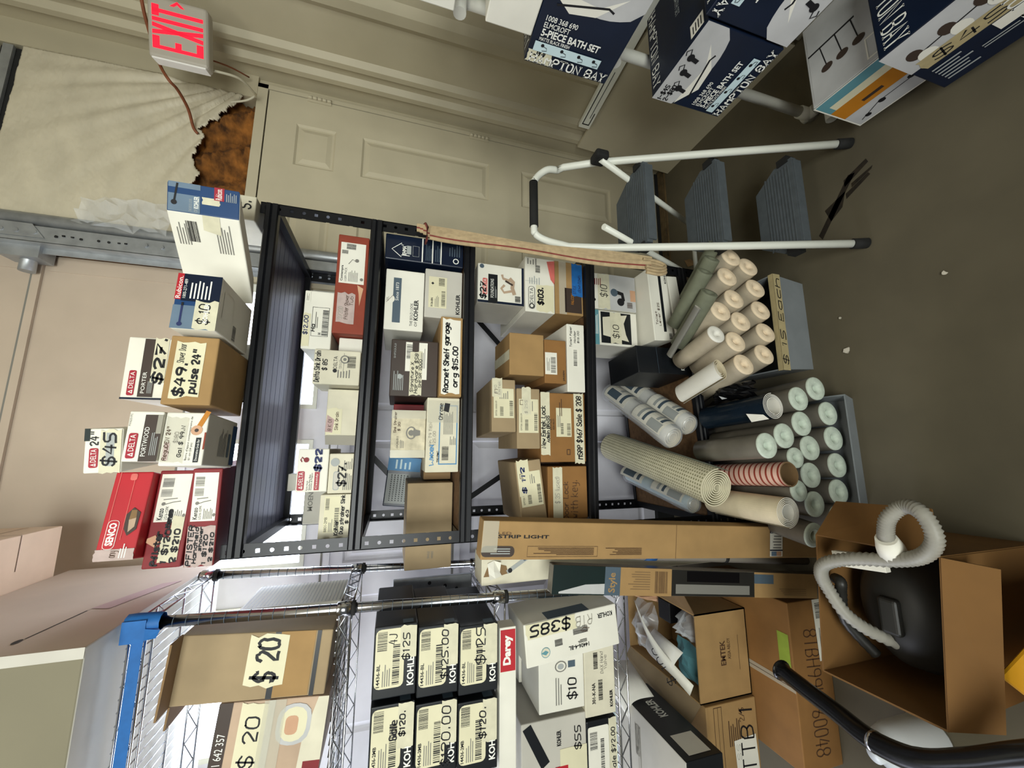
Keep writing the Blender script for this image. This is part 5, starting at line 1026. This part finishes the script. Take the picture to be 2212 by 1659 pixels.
crumple('plastic_bag', 'torn tan bubble bag between the papers and the packaged blind', 'plastic bag', (-.353, .335, .36), (.030, .14, .07), 'tan_print', 9, 5, 7, .012)
o = carton('dark latch hardware resting between bags in the open lock carton', (-.412, .175, .30), (.075, .07, .075), 'gloss_black', 0, cat='door hardware', name='door_hardware')
def sheet(name, label, P, m, n=10):
    """a curled sheet between two edges P=[a0,a1,b0,b1] with a bow"""
    a0, a1, b0, b1 = [Vector(p) for p in P[:4]]; bow = Vector(P[4]); b = MB(); b2 = []
    for i in range(n+1):
        t = i/n; q = bow*math.sin(t*math.pi); b.v += [tuple(a0.lerp(b0, t)+q), tuple(a1.lerp(b1, t)+q)]
    for i in range(n): k = 2*i; b.f.append((k, k+1, k+3, k+2)); b.m.append(b.mi(m)); b.sm.append(True)
    o = b.build(name); md = o.modifiers.new('paper', 'SOLIDIFY'); md.thickness = .0012; return tag(o, label, 'paper')
sheet('instruction_sheet', 'printed white instruction sheet curling out of the open lock carton', [(-.57, .10, .41), (-.55, .24, .42), (-.45, .05, .425), (-.445, .23, .41), (0, 0, .035)], 'paper_white')
o = sheet('price_slip', 'long white paper slip marked $100 over the open lock carton', [(-.375, .25, .47), (-.345, .27, .47), (-.575, .03, .425), (-.54, .02, .415), (0, 0, .03)], 'sticker', 14)
o['_dim'] = (.2, .04, .04)
d = Dec(o, 'marker_lettering'); d.o = Vector((-.545, .060, .449)); d.u = Vector((.66, .74, .06)).normalized(); d.v = Vector((-.55, .45, .5)).normalized(); d.nrm = d.u.cross(d.v); d.nrm = -d.nrm if d.nrm.z < 0 else d.nrm; d.W = .12; d.H = .035; d.hand('$ 100', 0, 0, 1, 1, 'ink', 0, .0028); d.done()
crumple('envelope', 'teal plastic envelope sagging in front of the open lock carton papers', 'envelope', (-.525, .12, .335), (.13, .14, .03), 'teal_print', 12, 7, 5, .006)
o = carton('brown lock carton with a white label lettered RTTB', (-.905, .01, .1665), (.296, .40, .215), 'kraft', 0)
d = Dec(o, 'carton_print'); d.frame(.30, .70, .98, .86, 'ink_brown', .006).lines(.55, .36, .86, .60, 6, 'ink_brown').line([(.3, .78), (.98, .78)], 'ink_brown', .001).hand('2/5', .78, .26, .92, .36, 'ink_brown', 0, .0018); d.done()
d = Dec(o, 'shipping_label', 'F', 2); d.poly([(.0, .02), (.62, .06), (.60, .50), (.0, .46)], 'sticker').hand('RTTB 1', .08, .10, .90, .36, 'ink', 0, .0055).hand('SS', .4, .38, .56, .46, 'pencil', 0, .0014); d.done()
o = carton('white-topped black flat carton under the lowest rack shelf', (-.93, -.15, .470), (.31, .36, .13), 'black_card', 0, fm={'T': 'grey_card'}, ry=0)
d = Dec(o, 'marker_lettering', 'T'); d.hand('Buckman', .40, .62, .86, .70, 'pencil', 90, .0018); d.done()
d = Dec(o, 'label_print', 'R'); d.rect(.05, .2, .28, .8, 'sticker'); kohler(d, .5, .35, .75, .6); d.done()
sheet('loose_sheet', 'white drawing sheet lying on the black flat carton', [(-.93, .20, .612), (-.64, .20, .615), (-.93, .42, .62), (-.62, .46, .60), (0, 0, .02)], 'ice')
sheet('loose_sheet', 'folded white sheet drooping over the carton edge under the rack', [(-.66, .12, .614), (-.62, .30, .616), (-.60, .10, .52), (-.57, .28, .50), (.02, 0, .03)], 'paper_white')
# ================================================================ open carton with the vacuum cleaner
vb = empty('vacuum_carton', 'large open brown carton on the floor holding a black vacuum cleaner', 'box', (0, 0, 0))
b = MB(); BL, BR, FR_, FL = (-.292, -.405), (.040, -.43), (.048, -.680), (-.285, -.640); top = [.372, .372, .385, .372]
C4 = [BL, BR, FR_, FL]; bot = [(-.285, -.415), (.035, -.437), (.042, -.665), (-.278, -.63)]
for k in range(4):
    l = (k+1) % 4; a, c = C4[k], C4[l]; p, q = bot[k], bot[l]
    b.poly([(p[0], p[1], .0), (q[0], q[1], .0), (c[0], c[1], top[l]), (a[0], a[1], top[k])], 'kraft_deep'); 
b.poly([(p[0], p[1], .003) for p in bot], 'kraft_deep'); o = b.build('carton_body', vb); md = o.modifiers.new('board', 'SOLIDIFY'); md.thickness = .004; md.offset = 0
def flap(pts):
    b = MB(); b.poly(pts, 'kraft_deep'); o = b.build('carton_flap', vb); md = o.modifiers.new('board', 'SOLIDIFY'); md.thickness = .004; md.offset = 0
flap([(.048, -.680, .385), (-.285, -.640, .372), (-.262, -.70, .325), (.036, -.735, .325)])
flap([(.040, -.43, .372), (.048, -.680, .385), (.135, -.655, .335), (.125, -.455, .32)])
vc = empty('vacuum_cleaner', 'black canister vacuum cleaner with grey ribbed hose inside the open carton', 'vacuum cleaner', (-.110, -.54, .013))
b = MB(); b.lathe([(0, .0), (.090, .0), (.098, .02), (.104, .16), (.106, .168)], 'vac_grey', 32); o = b.build('canister', vc); o.scale = (1.28, .93, 1.12)
b = MB(); b.lathe([(.106, .168), (.109, .175), (.109, .192), (.104, .20), (.096, .232), (.075, .256), (.04, .268), (0, .270)], 'vac_black', 32); o = b.build('motor_lid', vc); o.scale = (1.28, .93, 1.12)
b = MB(); b.box(-.05, .03, -.02, .02, .296, .318, 'vac_black'); o = b.build('carry_handle', vc); bevel(o, .008, 3)
b = MB(); b.tube([(-.085, -.06, .185), (-.097, -.068, .185)], .012, 'vac_grey', 12); b.tube([(-.105, .0, .172), (-.112, .0, .172)], .010, 'chrome', 10); b.build('lid_latch', vc)
H = [(-.245, -.605, .13), (-.205, -.58, .22), (-.178, -.520, .31), (-.135, -.486, .375), (-.075, -.462, .40), (-.040, -.462, .415), (-.012, -.482, .42), (.012, -.54, .415), (.028, -.615, .41), (.052, -.672, .42), (.090, -.700, .43), (.135, -.690, .435), (.145, -.660, .43), (.118, -.632, .435), (.085, -.620, .430), (.072, -.617, .424)]
P = sm([(x+.110, y+.54, z-.013) for x, y, z in H], 13); b = MB(); b.tube(P, .0152, 'hose', 14, rib=.80); b.build('ribbed_hose', vc)
b = MB(); b.tube([(.184, -.078, .415), (.166, -.074, .400), (.144, -.070, .385)], [.019, .024, .026], 'white_card', 18); b.build('hose_cuff', vc)
b = MB(); b.tube(sm([(.05, .085, .345), (.05, .06, .365), (.02, .07, .355), (-.05, .085, .33), (-.12, .06, .28)], 10), .0125, 'vac_black', 10, rib=.9); b.build('spare_hose', vc)
o = carton('white plastic nozzle tucked into the vacuum carton beside the hose', (-.012, -.575, .355), (.034, .105, .018), 'white_card', 6, rx=4, cat='vacuum nozzle', name='vacuum_nozzle')
W_ = sm([(-.392, -.222, .297), (-.3925, -.240, .301), (-.394, -.300, .315), (-.396, -.400, .336), (-.397, -.495, .358), (-.366, -.595, .380), (-.312, -.677, .390), (-.253, -.751, .400), (-.20, -.82, .408)], 6)
b = MB(); b.tube(W_, [.029, .0275, .026, .0248, .0238, .0230]+[.0218]*12+[.0222]*6+[.0228]*6+[.024]*(len(W_)-30), 'gloss_black', 20)
wand = b.build('vacuum_wand'); tag(wand, 'glossy black vacuum wand laid across the vacuum carton corner', 'vacuum wand')
b = MB(); b.lathe([(.0215, 0), (.0234, .002), (.0234, .009), (.0215, .011)], 'chrome', 18); o = b.build('wand_joint', wand, (-.3968, -.490, .357)); aim(o, (.0, -.095, .022))
for k, (x, y, l) in enumerate(((-.515, -.395, 'translucent white plastic jug beside the vacuum wand'), (-.635, -.43, 'second translucent white jug standing near the frame edge, beyond its twin'))):
    b = MB(); b.lathe([(0, 0), (.050, 0), (.055, .01), (.055, .13), (.048, .165), (.03, .185), (.02, .20), (.02, .215), (0, .216)], 'jug', 24); tag(b.build('plastic_jug', None, (x, y, 0)), l, 'jug', 'plastic jugs by the vacuum carton')
yb_ = empty('yellow_bin', 'bright yellow plastic bin with its corner just entering the picture', 'bin', (-.168, -.703, 0), (0, 0, R(-122)))
b = MB()
for x0, x1, y0, y1 in ((0, .30, 0, .008), (0, .30, .192, .20), (0, .008, 0, .20), (.292, .30, 0, .20)): b.box(x0, x1, y0, y1, 0, .30, 'yellow')
b.box(0, .30, 0, .20, 0, .008, 'yellow'); bevel(b.build('bin_body', yb_), .006, 2)
b = MB(); b.box(-.008, .308, -.008, .208, .285, .303, 'yellow'); bevel(b.build('bin_rim', yb_), .006, 2)
# ================================================================ small things on the floor
g = random.Random(21)
def scrap(x, y, r, m, label, cat='debris', k=7):
    b = MB(); n = k; P = [(r*g.uniform(.5, 1.1)*math.cos(6.283*i/n), r*g.uniform(.5, 1.1)*math.sin(6.283*i/n), .002+g.uniform(0, .003)) for i in range(n)]
    b.poly(P, m); b.poly([(p[0]*.9, p[1]*.9, .0003) for p in P][::-1], m); return tag(b.build('floor_scrap', None, (x, y, .0004)), label, cat)
scrap(.585, -.335, .014, 'scrap', 'small white paper scrap on the concrete by the taped tote')
scrap(.70, -.33, .005, 'scrap', 'tiny pale chip on the concrete near the taped tote')
scrap(.74, -.60, .007, 'scrap', 'tiny pale pebble on the open concrete')
b = MB(); b.poly([(0, 0, 0), (.055, .018, .004), (.10, -.012, .001), (.05, -.022, .006)], 'kraft_dark'); tag(b.build('dry_leaf', None, (1.19, .28, .0015), (0, 0, R(60))), 'dry brown leaf on the floor behind the step stool', 'leaf')
b = MB()   # dark smear left on the concrete, lying just over it
for P in ([(1.0, -.31), (1.02, -.30), (1.18, -.415), (1.175, -.435)], [(1.05, -.345), (1.10, -.33), (1.13, -.40), (1.08, -.385)], [(1.145, -.40), (1.17, -.40), (1.20, -.47), (1.185, -.475)], [(1.13, -.42), (1.145, -.42), (1.165, -.485), (1.155, -.48)], [(1.10, -.40), (1.12, -.40), (1.15, -.47), (1.14, -.475)]):
    b.poly([(x, y, .0006) for x, y in P], 'stain')
tag(b.build('floor_stain'), 'dark smeared stain on the concrete between the stool feet', 'stain')
b = MB(); b.box(.995, 1.85, .462, .474, 0, .003, 'wood_old'); tag(b.build('floor_strip'), 'thin worn wooden strip along the door threshold', 'strip')

crumple('plastic_film', 'glossy black plastic film crumpled over the navy paper roll by the beam', 'plastic film', (.462, -.135, .285), (.06, .18, .05), 'gloss_black', 15, 9, 12, .010)
